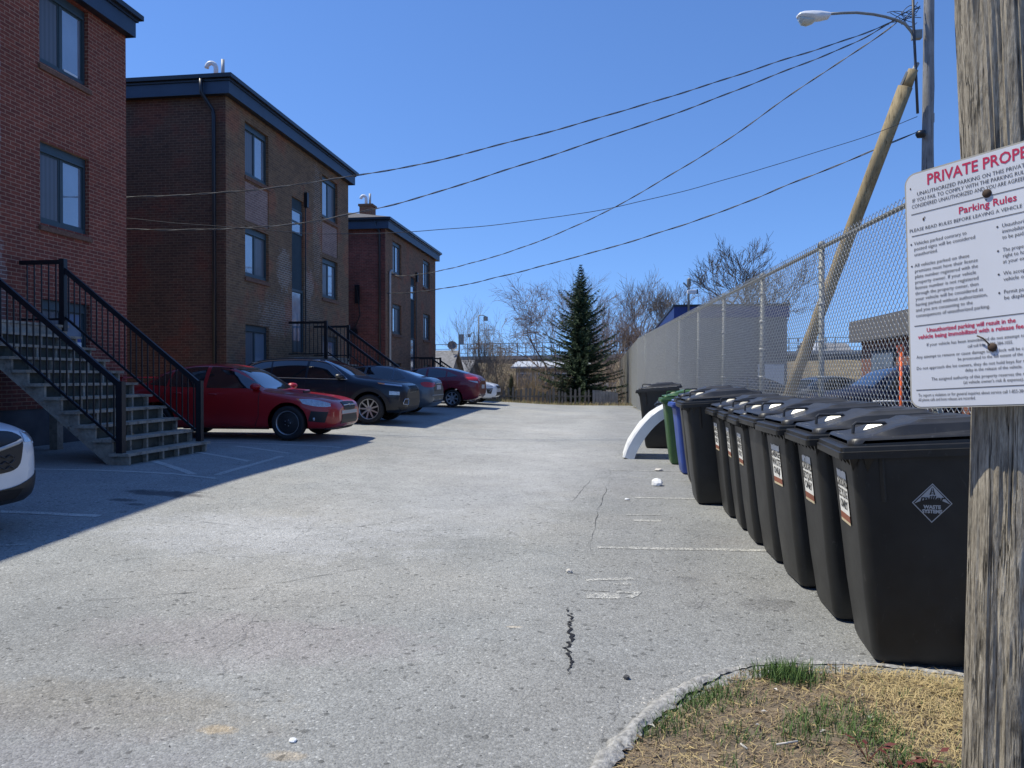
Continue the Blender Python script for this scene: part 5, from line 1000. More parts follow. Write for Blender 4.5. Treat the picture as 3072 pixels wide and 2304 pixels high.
wrx.patch('tail_light', M['tail'], 'R', [(-2.22, .86), (-2.0, .88)], [(-2.22, .74), (-2.05, .76)], .006, n=6)
# ---- dark blue crossover
pb_ = carpaint('navy_paint', (.003, .006, .014), 0); pb_.node_tree.nodes['Principled BSDF'].inputs['Coat Weight'].default_value = .4
n_, w_ = 2.31, .93
jst = [(n_, .60, .42, .78, .5, .86), (n_ - .05, .74, .30, .86, .62, .95), (n_ - .2, .86, .25, .92, .70, 1.01), (n_ - .5, .91, .25, .97, .76, 1.06), (n_ - .95, w_, .25, 1.02, .78, 1.11), (1.05, w_, .25, 1.05, .78, 1.15), (.92, w_, .25, 1.06, .78, 1.19), (.45, w_, .25, 1.07, .68, 1.48), (.12, w_, .25, 1.07, .60, 1.61), (-.5, w_, .25, 1.08, .60, 1.665), (-1.2, w_, .25, 1.10, .60, 1.64), (-1.75, w_, .25, 1.12, .60, 1.58), (-2.0, .92, .26, 1.12, .64, 1.42), (-2.18, .90, .30, 1.10, .70, 1.2), (-2.28, .84, .36, 1.0, .66, 1.08), (-n_, .74, .46, .9, .6, .98)]
jeep = Car('parked_car', 'dark blue crossover with roof rails and a slotted chrome grille beside the red sedan', 'car', (-7.44, 19.2, g(-7.4, 19.2)), 0, pb_, jst, (1.42, -1.28), .36, 9, spoke_style=3, arch=.07)
jeep.hm = pb_
jeep.patch('side_window', M['carglass'], 'R', bez((.78, 1.12), (.42, 1.40), (.12, 1.50), (-.18, 1.535)), [(.80, 1.10), (-.18, 1.125)], n=18); jeep.patch('side_window', M['carglass'], 'R', bez((-.24, 1.54), (-.8, 1.55), (-1.15, 1.53)), [(-.24, 1.125), (-1.1, 1.15)], n=14); jeep.patch('quarter_window', M['carglass'], 'R', bez((-1.19, 1.53), (-1.5, 1.49), (-1.85, 1.33)), [(-1.15, 1.155), (-1.75, 1.2)], n=12)
jeep.line('window_trim', M['chrome'], 'R', bez((.86, 1.085), (.40, 1.42), (.12, 1.53), (-.5, 1.575), (-1.2, 1.555), (-1.6, 1.50), (-1.9, 1.34)), .016, .008, 40); jeep.line('window_trim', M['chrome'], 'R', bez((.86, 1.085), (-.2, 1.11), (-1.1, 1.135), (-1.8, 1.18), (-1.9, 1.34)), .014, .008, 40)
jeep.patch('windscreen', M['carglassb'], 'T', [(.16, -.56), (.18, 0), (.16, .56)], [(.90, -.70), (1.0, 0), (.90, .70)], n=16, k=10); jeep.patch('rear_window', M['carglassb'], 'B', [(-.55, 1.48), (.55, 1.48)], [(-.62, 1.22), (.62, 1.22)], n=14)
for x in (-.21, .84, -1.2): jeep.line('door_gap', PB, 'R', [(x, 1.09), (x - .02, .42)], .007, 0)
jeep.mirror(.72, 1.13, pb_, 1.15)
jeep.patch('headlight', M['lens'], 'R', [(1.68, 1.0), (2.18, .945)], [(1.72, .965), (2.2, .905)], .006, n=10); jeep.patch('indicator', M['amber'], 'R', [(1.62, 1.005), (1.8, .985)], [(1.66, .975), (1.8, .96)], .009, n=5)
jeep.patch('fog_cluster', M['lens'], 'R', [(1.93, .80), (2.17, .78)], [(1.93, .71), (2.17, .70)], .006, n=8)
for k in range(7): y = -.36 + k * .12; jeep.patch('grille_slot', M['chrome'], 'F', [(y - .032, .935), (y + .032, .935)], [(y - .03, .76), (y + .03, .76)], .012, n=5, k=3); jeep.patch('grille_gap', PB, 'F', [(y - .018, .92), (y + .018, .92)], [(y - .016, .775), (y + .016, .775)], .018, n=4, k=3)
jeep.patch('lower_grille', PB, 'F', [(-.5, .60), (.5, .60)], [(-.5, .42), (.5, .42)], .008); jeep.line('fog_bezel', M['chrome'], 'F', [(-.70, .60), (-.50, .60), (-.56, .46), (-.74, .48), (-.70, .60)], .02, .012)
jeep.patch('front_skirt', PB, 'F', [(-.8, .40), (.8, .40)], [(-.7, .30), (.7, .30)], .01)
for wx in (1.42, -1.28):
    o_ = [(wx + .53 * cos(a), .36 + .53 * sin(a)) for a in [pi * (1 - i / 14) for i in range(15)]]; i_ = [(wx + .435 * cos(a), .36 + .435 * sin(a)) for a in [pi * (1 - i / 14) for i in range(15)]]; jeep.patch('arch_cladding', PB, 'R', o_, i_, .010, n=24, k=2)
jeep.patch('sill_cladding', PB, 'R', [(.88, .42), (-.74, .42)], [(.88, .28), (-.74, .28)], .008, n=12, k=3)
for sy in (-1, 1):
    mb = MB(); pts = []
    for x in rng(.05, -1.75, .15): h, nn = jeep.hit('T', x, sy * .57); pts.append((x, sy * .575, h.z + (.012 if x in (.05, -1.75) else .05)))
    mb.tube(pts, .016, 8); mb.build('roof_rail', M['alloy'], jeep.root, local=True)
jeep.patch('tail_light', M['tail'], 'R', [(-2.2, 1.1), (-2.0, 1.12)], [(-2.2, .98), (-2.0, 1.0)], .006, n=6)
# ---- grey sedan, tail to the lot
pg_ = carpaint('grey_blue_paint', (.10, .125, .15), .5)
elan = Car('parked_car', 'grey sedan parked nose in with its red tail light and plate toward the lot', 'car', (-7.55, 22.85, g(-7.5, 22.9)), pi, pg_, sedan_st(4.45, 1.77, 1.47, roof0=.3, roof1=-.9, rear=-1.72, deckz=1.10, belt=.93), (1.38, -1.25), .315, 10)
elan.hm = pg_; sedan_glass(elan, 1.47, .86, .3, -.9, -1.72, .93); elan.mirror(.78, .98, pg_)
elan.patch('tail_light', M['tail'], 'R', bez((-1.86, .93), (-2.0, .95), (-2.17, .93)), bez((-1.9, .86), (-2.0, .80), (-2.19, .79)), .006, n=10); elan.patch('tail_light', M['tail'], 'B', [(-.72, .92), (-.45, .93)], [(-.72, .80), (-.5, .82)], .008, n=8, both=False)
elan.patch('tail_light', M['tail'], 'B', [(.72, .92), (.45, .93)], [(.72, .80), (.5, .82)], .008, n=8); elan.patch('number_plate', M['plate'], 'B', [(-.26, .86), (.26, .86)], [(-.26, .72), (.26, .72)], .012, n=8); elan.line('boot_trim', M['chrome'], 'B', [(-.34, .90), (.34, .90)], .03, .012); elan.line('boot_gap', PB, 'B', [(-.6, .70), (.6, .70)], .008, .002); elan.line('bumper_line', M['silver'], 'B', [(-.7, .56), (0, .56), (.7, .56)], .02, .006); elan.line('bumper_foot', PB, 'B', [(-.6, .38), (.6, .38)], .04, .002)
# ---- maroon hatchback, tail to the lot
pm_ = carpaint('maroon_paint', (.16, .008, .020), .25)
hst = [(2.19, .52, .34, .58, .4, .64), (2.13, .70, .24, .68, .55, .74), (1.98, .80, .2, .74, .64, .81), (1.7, .84, .2, .80, .68, .89), (1.25, .848, .2, .88, .70, .98), (.98, .848, .2, .92, .70, 1.04), (.5, .848, .2, .94, .62, 1.28), (.15, .848, .2, .95, .54, 1.385), (-.35, .848, .2, .97, .54, 1.43), (-.9, .848, .2, 1.0, .53, 1.395), (-1.4, .848, .2, 1.03, .54, 1.29), (-1.85, .83, .22, 1.04, .58, 1.16), (-2.05, .80, .27, 1.02, .60, 1.10), (-2.14, .76, .34, .96, .58, 1.02), (-2.19, .66, .44, .84, .5, .92)]
ins = Car('parked_car', 'maroon hatchback parked nose in with clear and red tail lights', 'car', (-6.95, 27.4, g(-7, 27.4)), pi, pm_, hst, (1.32, -1.23), .305, 7, spoke_style=1)
ins.hm = M['chrome']; sedan_glass(ins, 1.43, .9, .15, -.9, -1.75, .965); ins.mirror(.75, 1.0, pm_)
ins.patch('tail_light', M['tail'], 'R', [(-1.72, 1.04), (-2.1, 1.06)], [(-1.82, .94), (-2.12, .90)], .006, n=8); ins.patch('clear_lens', M['lens'], 'R', [(-1.8, .93), (-2.12, .90)], [(-1.95, .88), (-2.14, .83)], .007, n=8); ins.patch('tail_light', M['tail'], 'B', [(-.68, 1.0), (-.45, 1.02)], [(-.70, .84), (-.5, .88)], .008, n=8)
ins.patch('tail_light', M['tail'], 'B', [(.68, 1.0), (.45, 1.02)], [(.70, .84), (.5, .88)], .008, n=8); ins.patch('number_plate', M['plate'], 'B', [(-.26, .78), (.26, .78)], [(-.26, .64), (.26, .64)], .012, n=8); ins.line('bumper_foot', PB, 'B', [(-.6, .40), (.6, .40)], .04, .002)
# ---- white car behind
pw_ = carpaint('white_paint', (.70, .72, .74), .0)
kia = Car('parked_car', 'white sedan at the far end of the row, only its nose showing', 'car', (-6.98, 30.6, g(-7, 30.6)), 0, pw_, sedan_st(4.6, 1.80, 1.44), (1.40, -1.28), .32, 5, spoke_style=1)
kia.hm = pw_; sedan_glass(kia, 1.44, .86, .15, -.95, -1.62, .93); kia.mirror(.78, .98, pw_)
kia.patch('headlight', M['lens'], 'R', bez((1.66, .80), (1.95, .78), (2.16, .70)), bez((1.74, .74), (1.96, .69), (2.17, .65)), .006, n=12); kia.patch('fog_pocket', PB, 'R', [(1.93, .60), (2.18, .60)], [(1.98, .40), (2.12, .38)], .006, n=8); kia.line('fog_bar', M['chrome'], 'R', [(1.95, .58), (2.15, .56), (2.05, .46)], .02, .01); kia.patch('grille', PB, 'F', bez((-.4, .69), (0, .70), (.4, .69)), bez((-.36, .60), (0, .58), (.36, .60)), .008); kia.patch('lower_grille', PB, 'F', [(-.5, .44), (.5, .44)], [(-.55, .30), (.55, .30)], .008); kia.line('front_lip', PB, 'F', [(-.7, .24), (0, .22), (.7, .24)], .05, .01)
# ---- white crossover nose at the left edge
cst = [(2.23, .58, .38, .72, .5, .82), (2.18, .74, .27, .80, .60, .90), (2.04, .85, .22, .86, .68, .96), (1.75, .89, .22, .90, .74, 1.0), (1.3, .90, .22, .97, .76, 1.07), (1.02, .90, .22, 1.01, .76, 1.11), (.9, .90, .22, 1.03, .76, 1.15), (.45, .90, .22, 1.04, .66, 1.44), (.1, .90, .22, 1.04, .58, 1.56), (-.5, .90, .22, 1.05, .58, 1.61), (-1.2, .90, .22, 1.07, .58, 1.58), (-1.75, .90, .22, 1.09, .58, 1.50), (-2.0, .89, .24, 1.09, .62, 1.34), (-2.12, .87, .28, 1.06, .68, 1.16), (-2.2, .82, .34, .96, .62, 1.04), (-2.23, .74, .44, .88, .58, .94)]
sub = Car('parked_car', 'white crossover cut off by the left edge, with honeycomb grille and oval badge', 'car', (-7.37, 5.60, g(-6.5, 5.6) - .02), 0, pw_, cst, (1.38, -1.28), .35, 10)
sub.hm = pw_; sub.patch('windscreen', M['carglassb'], 'T', [(.14, -.54), (.16, 0), (.14, .54)], [(.88, -.68), (.98, 0), (.88, .68)], n=16, k=10); sub.mirror(.7, 1.1, pw_)
sub.patch('side_window', M['carglass'], 'R', bez((.78, 1.09), (.42, 1.36), (.12, 1.45), (-.2, 1.48)), [(.80, 1.07), (-.2, 1.09)], n=16); sub.patch('side_window', M['carglass'], 'R', bez((-.26, 1.485), (-1.1, 1.47)), [(-.26, 1.09), (-1.1, 1.12)], n=14); sub.patch('quarter_window', M['carglass'], 'R', bez((-1.16, 1.46), (-1.75, 1.32)), [(-1.16, 1.13), (-1.65, 1.18)], n=10)
gr = sub.patch('grille', PB, 'F', bez((-.52, .83), (-.4, .885), (0, .90), (.4, .885), (.52, .83)), bez((-.50, .70), (-.42, .56), (0, .54), (.42, .56), (.50, .70)), .010, n=26, k=8)[0]
sub.line('grille_wing', M['silver'], 'F', bez((-.48, .80), (-.2, .745), (0, .745), (.2, .745), (.48, .80)), .035, .020, parent=None)
for zz, ph in ((.68, 0), (.63, .5), (.585, 0)):
    sub.line('honeycomb', M['gut'], 'F', [(-.40 + i * .05, zz + (.014 if (i + int(ph * 2)) % 2 else -.014)) for i in range(17)], .009, .018, 34)
ov = [(.075 * cos(a), .745 + .038 * sin(a)) for a in [2 * pi * i / 20 for i in range(21)]]; sub.patch('badge_plate', M['navy'], 'F', [(p[0], p[1]) for p in ov[:11]], [(p[0], 1.49 - p[1]) for p in ov[:11]], .034, n=12, k=4); sub.line('badge_ring', M['chrome'], 'F', ov, .010, .040, 30)
for (a, b_, r_) in ((-.035, .75, .018), (.005, .757, .009), (.03, .752, .009), (.045, .74, .009), (.0, .735, .009), (.022, .733, .009)): sub.line('badge_star', M['chrome'], 'F', [(a - r_ / 2, b_), (a + r_ / 2, b_)], r_, .040, 3)
sub.patch('headlight', M['lens'], 'R', [(1.70, .93), (2.10, .87)], [(1.78, .83), (2.13, .76)], .006, n=12); sub.patch('headlight', M['lens'], 'F', [(-.78, .85), (-.56, .87)], [(-.78, .78), (-.54, .78)], .008, n=8); sub.patch('headlight', M['lens'], 'F', [(.78, .85), (.56, .87)], [(.78, .78), (.54, .78)], .008, n=8)
sub.patch('bumper_cladding', PB, 'F', bez((-.82, .52), (-.6, .46), (-.4, .41), (0, .40), (.4, .41), (.6, .46), (.82, .52)), [(-.72, .27), (0, .26), (.72, .27)], .012, n=30, k=5); sub.patch('lower_grille', M['dark'], 'F', bez((-.5, .39), (0, .385), (.5, .39)), [(-.46, .31), (.46, .31)], .018, n=16)
for wx in (1.38, -1.28):
    o_ = [(wx + .50 * cos(a), .35 + .50 * sin(a)) for a in [pi * (1 - i / 14) for i in range(15)]]; i_ = [(wx + .42 * cos(a), .35 + .42 * sin(a)) for a in [pi * (1 - i / 14) for i in range(15)]]; sub.patch('arch_cladding', PB, 'R', o_, i_, .010, n=24, k=2)
# ---- vehicles beyond the wire fence
ps_ = carpaint('pale_grey_paint', (.07, .078, .085), .2)
c6 = Car('parked_car', 'grey blue sedan seen through the wire fence beside the brace pole foot', 'car', tuple(at(2450, 1225, 27)), radians(200), ps_, sedan_st(4.5, 1.78, 1.45), (1.38, -1.25), .32, 10, group='vehicles beyond the fence'); c6.root.location.z = T(c6.root.location.x, c6.root.location.y); c6.hm = ps_; sedan_glass(c6, 1.45, .86, .15, -.95, -1.62, .93)
c7 = Car('parked_car', 'black sedan beyond the fence near the far grey warehouse', 'car', tuple(at(2200, 1200, 27)), radians(185), carpaint('black_paint', (.012, .012, .014), .2), sedan_st(4.6, 1.8, 1.45), (1.4, -1.25), .32, 10, group='vehicles beyond the fence'); c7.root.location.z = T(c7.root.location.x, c7.root.location.y); c7.hm = PB; sedan_glass(c7, 1.45, .86, .15, -.95, -1.62, .93)
for c in (wrx, jeep, elan, ins, kia, sub, c6, c7): c.bm.free()
for nm in ('pale_grey_paint', 'black_paint'): b_ = bpy.data.materials[nm].node_tree.nodes['Principled BSDF']; b_.inputs['Coat Weight'].default_value = .15; b_.inputs['Roughness'].default_value = .55
# ================================================================== BACKGROUND: trees, shrubs, houses, bridge
def gp(px, d, py=1180): p = at(px, py, d); return p.x, p.y
def bare_tree(label, px, d, H, seed, mat_='bark', spread=.5, forks=4, levels=5, trunk_h=.25, r0=.10, up=.35, lean=(0, 0), droop=0, z0=None, group='bare trees beyond the lot', cat='tree', twig=1.0, name='bare_tree', multi=1, wide=1.0):
    R_ = random.Random(seed); x, y = gp(px, d); z = (T(x, y) if z0 is None else z0) - .1; root = thing(name, label, cat, (x, y, z), 0, group); tr = MB(); cr = MB()
    def grow(p, dr, L, r, lv):
        n = 4 if lv < 2 else 3; pts = [p]; d_ = dr.copy(); rs = [r]; k = 4 if lv < levels - 1 else 3
        for i in range(k):
            d_ = (d_ + Vector((R_.gauss(0, .16), R_.gauss(0, .16), R_.gauss(0, .1) + up * .16 - droop * .12 * lv)) ).normalized(); pts.append(pts[-1] + d_ * L / k); rs.append(r * (1 - .42 * (i + 1) / k))
        (tr if lv == 0 else cr).tube(pts, rs, 8 if lv == 0 else (5 if lv == 1 else 3), caps=lv < 2, smooth=True)
        if lv >= levels: return
        m = forks + (1 if R_.random() < .5 else 0) if lv else forks + 1
        for i in range(m):
            t = R_.uniform(.35, 1) if i else 1; q = pts[0].lerp(pts[-1], t) if False else pts[min(k, max(1, int(t * k + .5)))]; a = R_.uniform(0, 2 * pi); sp = spread * R_.uniform(.6, 1.3); o = d_.orthogonal().normalized(); o.rotate(Matrix.Rotation(a, 3, d_)); nd = (d_ + o * sp + Vector((0, 0, up * .3))).normalized(); grow(q, nd, L * R_.uniform(.58, .82), max(.004 * twig, rs[-1] * R_.uniform(.55, .78)), lv + 1)
    for s in range(multi):
        a = R_.uniform(0, 2 * pi); d0 = Vector((lean[0] + (cos(a) * .22 if multi > 1 else 0), lean[1] + (sin(a) * .22 if multi > 1 else 0), 1)).normalized(); grow(Vector((x + (cos(a) * .12 if multi > 1 else 0), y, z)), d0, H * trunk_h * R_.uniform(.85, 1.1), r0, 0)
    zm = max(v[2] for v in cr.v); k = H / (zm - z)
    for mb_ in (tr, cr): mb_.v = [(x + (a - x) * k * wide, y + (b - y) * k * wide, z + (c - z) * k) for a, b, c in mb_.v]
    tr.build('trunk', M[mat_], root); cr.build('crown', M[mat_], root); return root
bare_tree('slender bare tree rising left of the conifer in front of the highway rail', 1500, 40, 6.0, 3, 'barkl', .42, 3, 5, .36, .05, .6, multi=2, twig=1.2)
bare_tree('taller pale bare tree nearest the end of the far brick block', 1452, 45, 7.3, 11, 'barkl', .40, 3, 5, .34, .055, .6, multi=2, twig=1.2)
bare_tree('reddish bare tree directly behind the left side of the conifer', 1668, 46, 8.9, 5, 'barkr', .52, 4, 5, .27, .10, .3, droop=.3, lean=(-.1, 0), twig=1.4)
bare_tree('birch like drooping bare tree topping out just left of the conifer tip', 1712, 50, 10.7, 8, 'barkr', .42, 4, 5, .30, .10, .5, droop=.25, twig=1.4)
bare_tree('wide rounded bare tree right of the conifer with a dense fan of branches', 1945, 50, 10.0, 21, 'barkg', .66, 4, 5, .22, .16, .5, twig=1.6)
bare_tree('bare tree between the conifer and the rounded tree', 1830, 47, 7.6, 13, 'barkr', .5, 4, 5, .26, .08, .4, twig=1.4)
bare_tree('tall gnarled bare tree standing above the wire fence beside the warehouse', 2245, 46, 10.9, 4, 'barkd', .50, 3, 6, .27, .26, .3, twig=2.0, wide=1.15)
bare_tree('thin crowned bare tree behind the security camera mast', 2125, 62, 9.4, 6, 'barkr', .5, 4, 5, .28, .10, .4, twig=1.8)
bare_tree('low leaning bare tree beside the far wire fence', 1880, 41, 4.8, 17, 'barkl', .6, 3, 5, .3, .06, .2, lean=(-.25, 0), multi=2, twig=1.1)
bare_tree('faint bare tree behind the dropping fence end', 1790, 60, 8.2, 19, 'barkr', .5, 4, 5, .28, .09, .4, twig=1.6)
def shrub(label, px, d, H, seed, mat_='barkt', n=70, w=.8, group='leafless shrubs below the end of the lot'):
    R_ = random.Random(seed); x, y = gp(px, d); z = T(x, y); mb = MB(); root = None
    for i in range(n):
        a = R_.uniform(0, 2 * pi); rr = R_.random() ** .5 * w * .5; p = Vector((x + cos(a) * rr, y + sin(a) * rr * .7, z - .05)); out = Vector((cos(a), sin(a), 0)) * R_.uniform(.05, .5); h = H * R_.uniform(.55, 1.05); pts = [p]; dr = (Vector((0, 0, 1)) + out * .7).normalized()
        for k in range(5): dr = (dr + Vector((R_.gauss(0, .14), R_.gauss(0, .14), .06))).normalized(); pts.append(pts[-1] + dr * h / 5)
        mb.tube(pts, [.009, .008, .007, .006, .005, .004], 3, caps=False)
        for k in range(6):
            q = pts[R_.randint(1, 5)]; dd = (dr + Vector((R_.gauss(0, .6), R_.gauss(0, .6), R_.gauss(.1, .3)))).normalized(); L = h * R_.uniform(.12, .3); mid = q + dd * L * .5 + Vector((0, 0, .02)); mb.tube([q, mid, mid + (dd + Vector((R_.gauss(0, .3), 0, .2))).normalized() * L * .5], [.005, .004, .003], 3, caps=False)
    return tag(mb.build('shrub', M[mat_]), label, 'shrub', group)
SH = [(1390, 40, 2.4, 'barkt', 1.3, 'tan thicket between the far brick block and the white sedan'), (1440, 38, 2.2, 'barkr', 1.3, 'brown thicket directly above the nose of the white sedan'), (1490, 40, 2.6, 'barkt', 1.4, 'tan shrub at the foot of the slender bare tree'), (1545, 37.5, 2.4, 'barkt', 1.3, 'yellowish shrub behind the small left cedar'), (1580, 41, 3.1, 'barkt', 1.5, 'tallest tan shrub midway between the slender tree and the conifer'), (1625, 37.5, 2.5, 'barkt', 1.2, 'pale stemmed shrub left of the conifer'), (1665, 40, 2.5, 'barkr', 1.4, 'reddish shrub touching the left skirt of the conifer'), (1800, 39, 2.3, 'barkr', 1.4, 'brown shrub right of the conifer trunk'), (1845, 42, 2.8, 'barkr', 1.5, 'reddish thicket against the far wire fence'), (1520, 46, 3.2, 'barkr', 1.8, 'dark brush rising behind the slender bare tree'), (1610, 47, 3.4, 'barkr', 1.8, 'dark brush below the long pale roof'), (1410, 47, 3.3, 'bark', 1.8, 'grey brush beside the small house roofs'), (1740, 44, 3.0, 'bark', 1.8, 'grey brush hidden mostly by the conifer')]
for i, (px, d, H, m_, w, lb) in enumerate(SH): shrub(lb, px, d, H, 40 + i, m_, 75 if d < 43 else 55, w)
# spruce
def conifer(label, px, d, H, Wd, seed, mats, name='spruce', base=.06, dense=1.0, group=None):
    R_ = random.Random(seed); x, y = gp(px, d); z = T(x, y); root = thing(name, label, 'tree', (x, y, z), 0, group); t = MB(); t.tube([(x, y, z - .1), (x, y, z + H * .5), (x + .02, y, z + H)], [H * .018, H * .010, .006], 8); t.build('trunk', M['bark'], root); f = MB(); br = MB()
    lv = int(50 * dense); 
    for i in range(lv):
        u = i / (lv - 1); zz = z + H * (base + (1 - base) * u ** .93); L = Wd * .5 * (1 - u) ** .95 * (1 if u > .10 else .75 + 2.5 * u) * (1 + .16 * sin(i * 1.9)) + .10 * (1 - u) + .015; nb = int(11 - 5 * u)
        for k in range(nb):
            a = 2 * pi * k / nb + i * 2.4 + R_.uniform(-.25, .25); l = L * R_.uniform(.5, 1.22); el = R_.uniform(-.05, .28) + .5 * u; p0 = Vector((x, y, zz)); P_ = []
            for j in range(5): s = j / 4; P_.append(p0 + Vector((cos(a), sin(a), 0)) * l * s + Vector((0, 0, l * (el * s - .42 * s * s * (1 - u) + .30 * s ** 3))))
            br.tube(P_, [.014, .011, .009, .006, .003], 3, caps=False)
            nc = max(4, int(l / .05))
            for j in range(nc):
                s = (j + R_.random()) / nc; q = int(min(3.99, s * 4)); c = P_[q].lerp(P_[q + 1], s * 4 - q)
                for e in range(7):
                    side = Vector((-sin(a), cos(a), 0)) * R_.choice((-1, 1)); dd = (side * R_.uniform(.3, 1) + Vector((cos(a), sin(a), 0)) * R_.uniform(.2, 1) + Vector((0, 0, R_.uniform(-.55, .35)))).normalized(); ln = R_.uniform(.09, .20) * (.55 + .6 * (1 - s)) * (1.2 if H > 3 else .5) * (1 - .6 * max(0, u - .8) / .2); wv = dd.cross(Vector((R_.gauss(0, 1), R_.gauss(0, 1), R_.gauss(0, 1)))).normalized() * ln * R_.uniform(.14, .24); e0 = c; e1 = c + dd * ln
                    f.add([e0 - wv * .5, e0 + wv * .5, e1 + wv * .25, e1 - wv * .25], [(0, 1, 2, 3)], 1 if R_.random() < .22 + .25 * s else 0)
    br.build('branches', M['bark'], root); f.build('foliage', [M[m] for m in mats], root); return root
conifer('tall dark green conifer standing beyond the end of the lot', 1742, 37.5, 7.75, 4.75, 2, ('needle', 'needle2'), base=.05)
conifer('small dark cedar behind the pickets, nearer the white sedan', 1534, 36.2, 1.75, .75, 5, ('cedar', 'needle'), 'cedar', .04, .5, 'small cedars behind the pickets'); conifer('small dark cedar behind the pickets, beside the conifer', 1686, 36.4, 2.1, .7, 6, ('cedar', 'needle'), 'cedar', .04, .5, 'small cedars behind the pickets')
# low picket fence and board fence at the end of the lot
pk = thing('picket_fence', 'low weathered picket fence along the end of the asphalt', 'fence', (-3, 34.6, .3)); mb = MB(); R_ = random.Random(3); X0, X1 = gp(1405, 35)[0], gp(1775, 35)[0]; x = X0; posts_ = 0
while x < X1:
    y = 34.55 + .12 * sin(x); z = T(x, y); h = R_.uniform(.42, .66); w = R_.uniform(.04, .055); ln = R_.uniform(-.05, .05); zt = .34 + h
    mb.add([(x - w, y, z - .3), (x + w, y, z - .3), (x + w + ln, y, zt), (x + ln, y, zt + .07), (x - w + ln, y, zt), (x - w, y + .02, z - .3), (x + w, y + .02, z - .3), (x + w + ln, y + .02, zt), (x + ln, y + .02, zt + .07), (x - w + ln, y + .02, zt)], [(0, 1, 2, 3, 4), (9, 8, 7, 6, 5), (1, 6, 7, 2), (2, 7, 8, 3), (3, 8, 9, 4), (0, 4, 9, 5)]); x += R_.uniform(.14, .24)
mb.build('pickets', M['picket'], pk); mb = MB()
for z in (.32, .62): mb.beam((X0, 34.64, z), (X1, 34.66, z + .02), .03, .06)
mb.build('rail', M['picket'], pk)
bf = thing('board_fence', 'short solid grey board fence between the pickets and the wire fence', 'fence', (0, 34.9, .3)); mb = MB(); a, b = gp(1778, 35)[0], gp(1853, 35)[0]; x = a
while x < b: mb.box((x, 34.9, .0), (x + .135, 34.93, .92 - .12 * (x - a) / (b - a) + R_.uniform(-.01, .01))); x += .143
mb.build('boards', M['board'], bf)
# dry grass fringe where the asphalt ends and along the fence foot
mb = MB()
for i in range(9000):
    if i % 3: y = random.uniform(33.6, 35.4); x = random.uniform(-9, 1.2)
    else: y = 3 + 29 * random.random(); x = fence_x(y) + random.gauss(.12, .10)
    z = T(x, y) - .02; h = random.uniform(.04, .16) * (1.3 if i % 3 else .7); a = random.uniform(0, 6.28); w = .006; l = h * random.uniform(.2, .9)
    mb.add([(x - sin(a) * w, y + cos(a) * w, z), (x + sin(a) * w, y - cos(a) * w, z), (x + cos(a) * l, y + sin(a) * l, z + h)], [(0, 1, 2)], random.choice((0, 1, 1, 2)))
tag(mb.build('grass_fringe', [M['gg'], M['gs'], M['gb']]), 'dry grass fringe along the lot end and the foot of the fence', None, None, 'stuff')
# houses
def house(label, px0, px1, d, ztop, zeave, depth=7, roof='roofg', wall='vinyl', wins=2, cat='house', dish=False, ridge_x=True, name='house'):
    a, b = at(px0, 1131, d), at(px1, 1131, d); x0, x1, y0 = a.x, b.x, (a.y + b.y) / 2; y1 = y0 + depth; zb_ = T((x0 + x1) / 2, y0) - .5; root = thing(name, label, cat, ((x0 + x1) / 2, y0, zb_)); w = MB(); ym = (y0 + y1) / 2
    w.box((x0, y0, zb_), (x1, y1, zeave)); w.add([(x0, y0, zeave), (x0, y1, zeave), (x0, ym, ztop - .1)], [(0, 2, 1)]); w.add([(x1, y0, zeave), (x1, y1, zeave), (x1, ym, ztop - .1)], [(0, 1, 2)]); w.build('wall', M[wall], root)
    r = MB(); e = .3
    for s, yy in ((-1, y0 - e), (1, y1 + e)):
        ze = zeave - e * (ztop - zeave) / (ym - y0); r.add([(x0 - e, yy, ze), (x1 + e, yy, ze), (x1 + e, ym, ztop), (x0 - e, ym, ztop), (x0 - e, yy, ze - .12), (x1 + e, yy, ze - .12), (x1 + e, ym, ztop - .12), (x0 - e, ym, ztop - .12)], [(0, 1, 2, 3), (4, 7, 6, 5), (0, 4, 5, 1), (1, 5, 6, 2), (3, 7, 4, 0)])
    r.build('roof', M[roof], root)
    for i in range(wins):
        xc = x0 + (x1 - x0) * (i + .5) / wins; f = MB(); f.box((xc - .5, y0 - .04, zeave - 1.6), (xc + .5, y0 - .001, zeave - .45)); fo = f.build('window', M['white'], root); p = MB(); p.box((xc - .42, y0 - .05, zeave - 1.52), (xc + .42, y0 - .041, zeave - .53)); p.build('pane', M['glass'], fo)
    if dish:
        q = MB(); Mx = Matrix.Translation((x1 - .05, ym - .4, ztop + .25)) @ Matrix.Rotation(radians(65), 4, 'X') @ Matrix.Rotation(.4, 4, 'Y'); q.lathe([(.001, 0), (.15, .02), (.28, .07), (.33, .11)], 20, Mx); q.tube([(x1 - .05, ym - .4, ztop - .15), (x1 - .05, ym - .4, ztop + .2)], .03, 6); q.build('satellite_dish', M['roofg'], root)
    return root
house('grey roofed house with a satellite dish just past the far brick block', 1215, 1334, 48, 3.25, 1.1, 6, 'roofg', 'vinyl', 2, dish=True)
house('low brown grey roofed house right of the satellite dish house', 1335, 1392, 54, 2.75, 1.6, 6, 'roofg', 'vinyl', 1)
house('long house with a pale roof behind the shrubs and the conifer', 1545, 1760, 53, 2.65, 2.25, 6, 'roofw', 'vinyl', 4)
house('small shed with a grey blue roof right of the conifer trunk', 1770, 1832, 43, 1.2, .35, 4, 'roofg', 'board', 0, 'shed', name='shed')
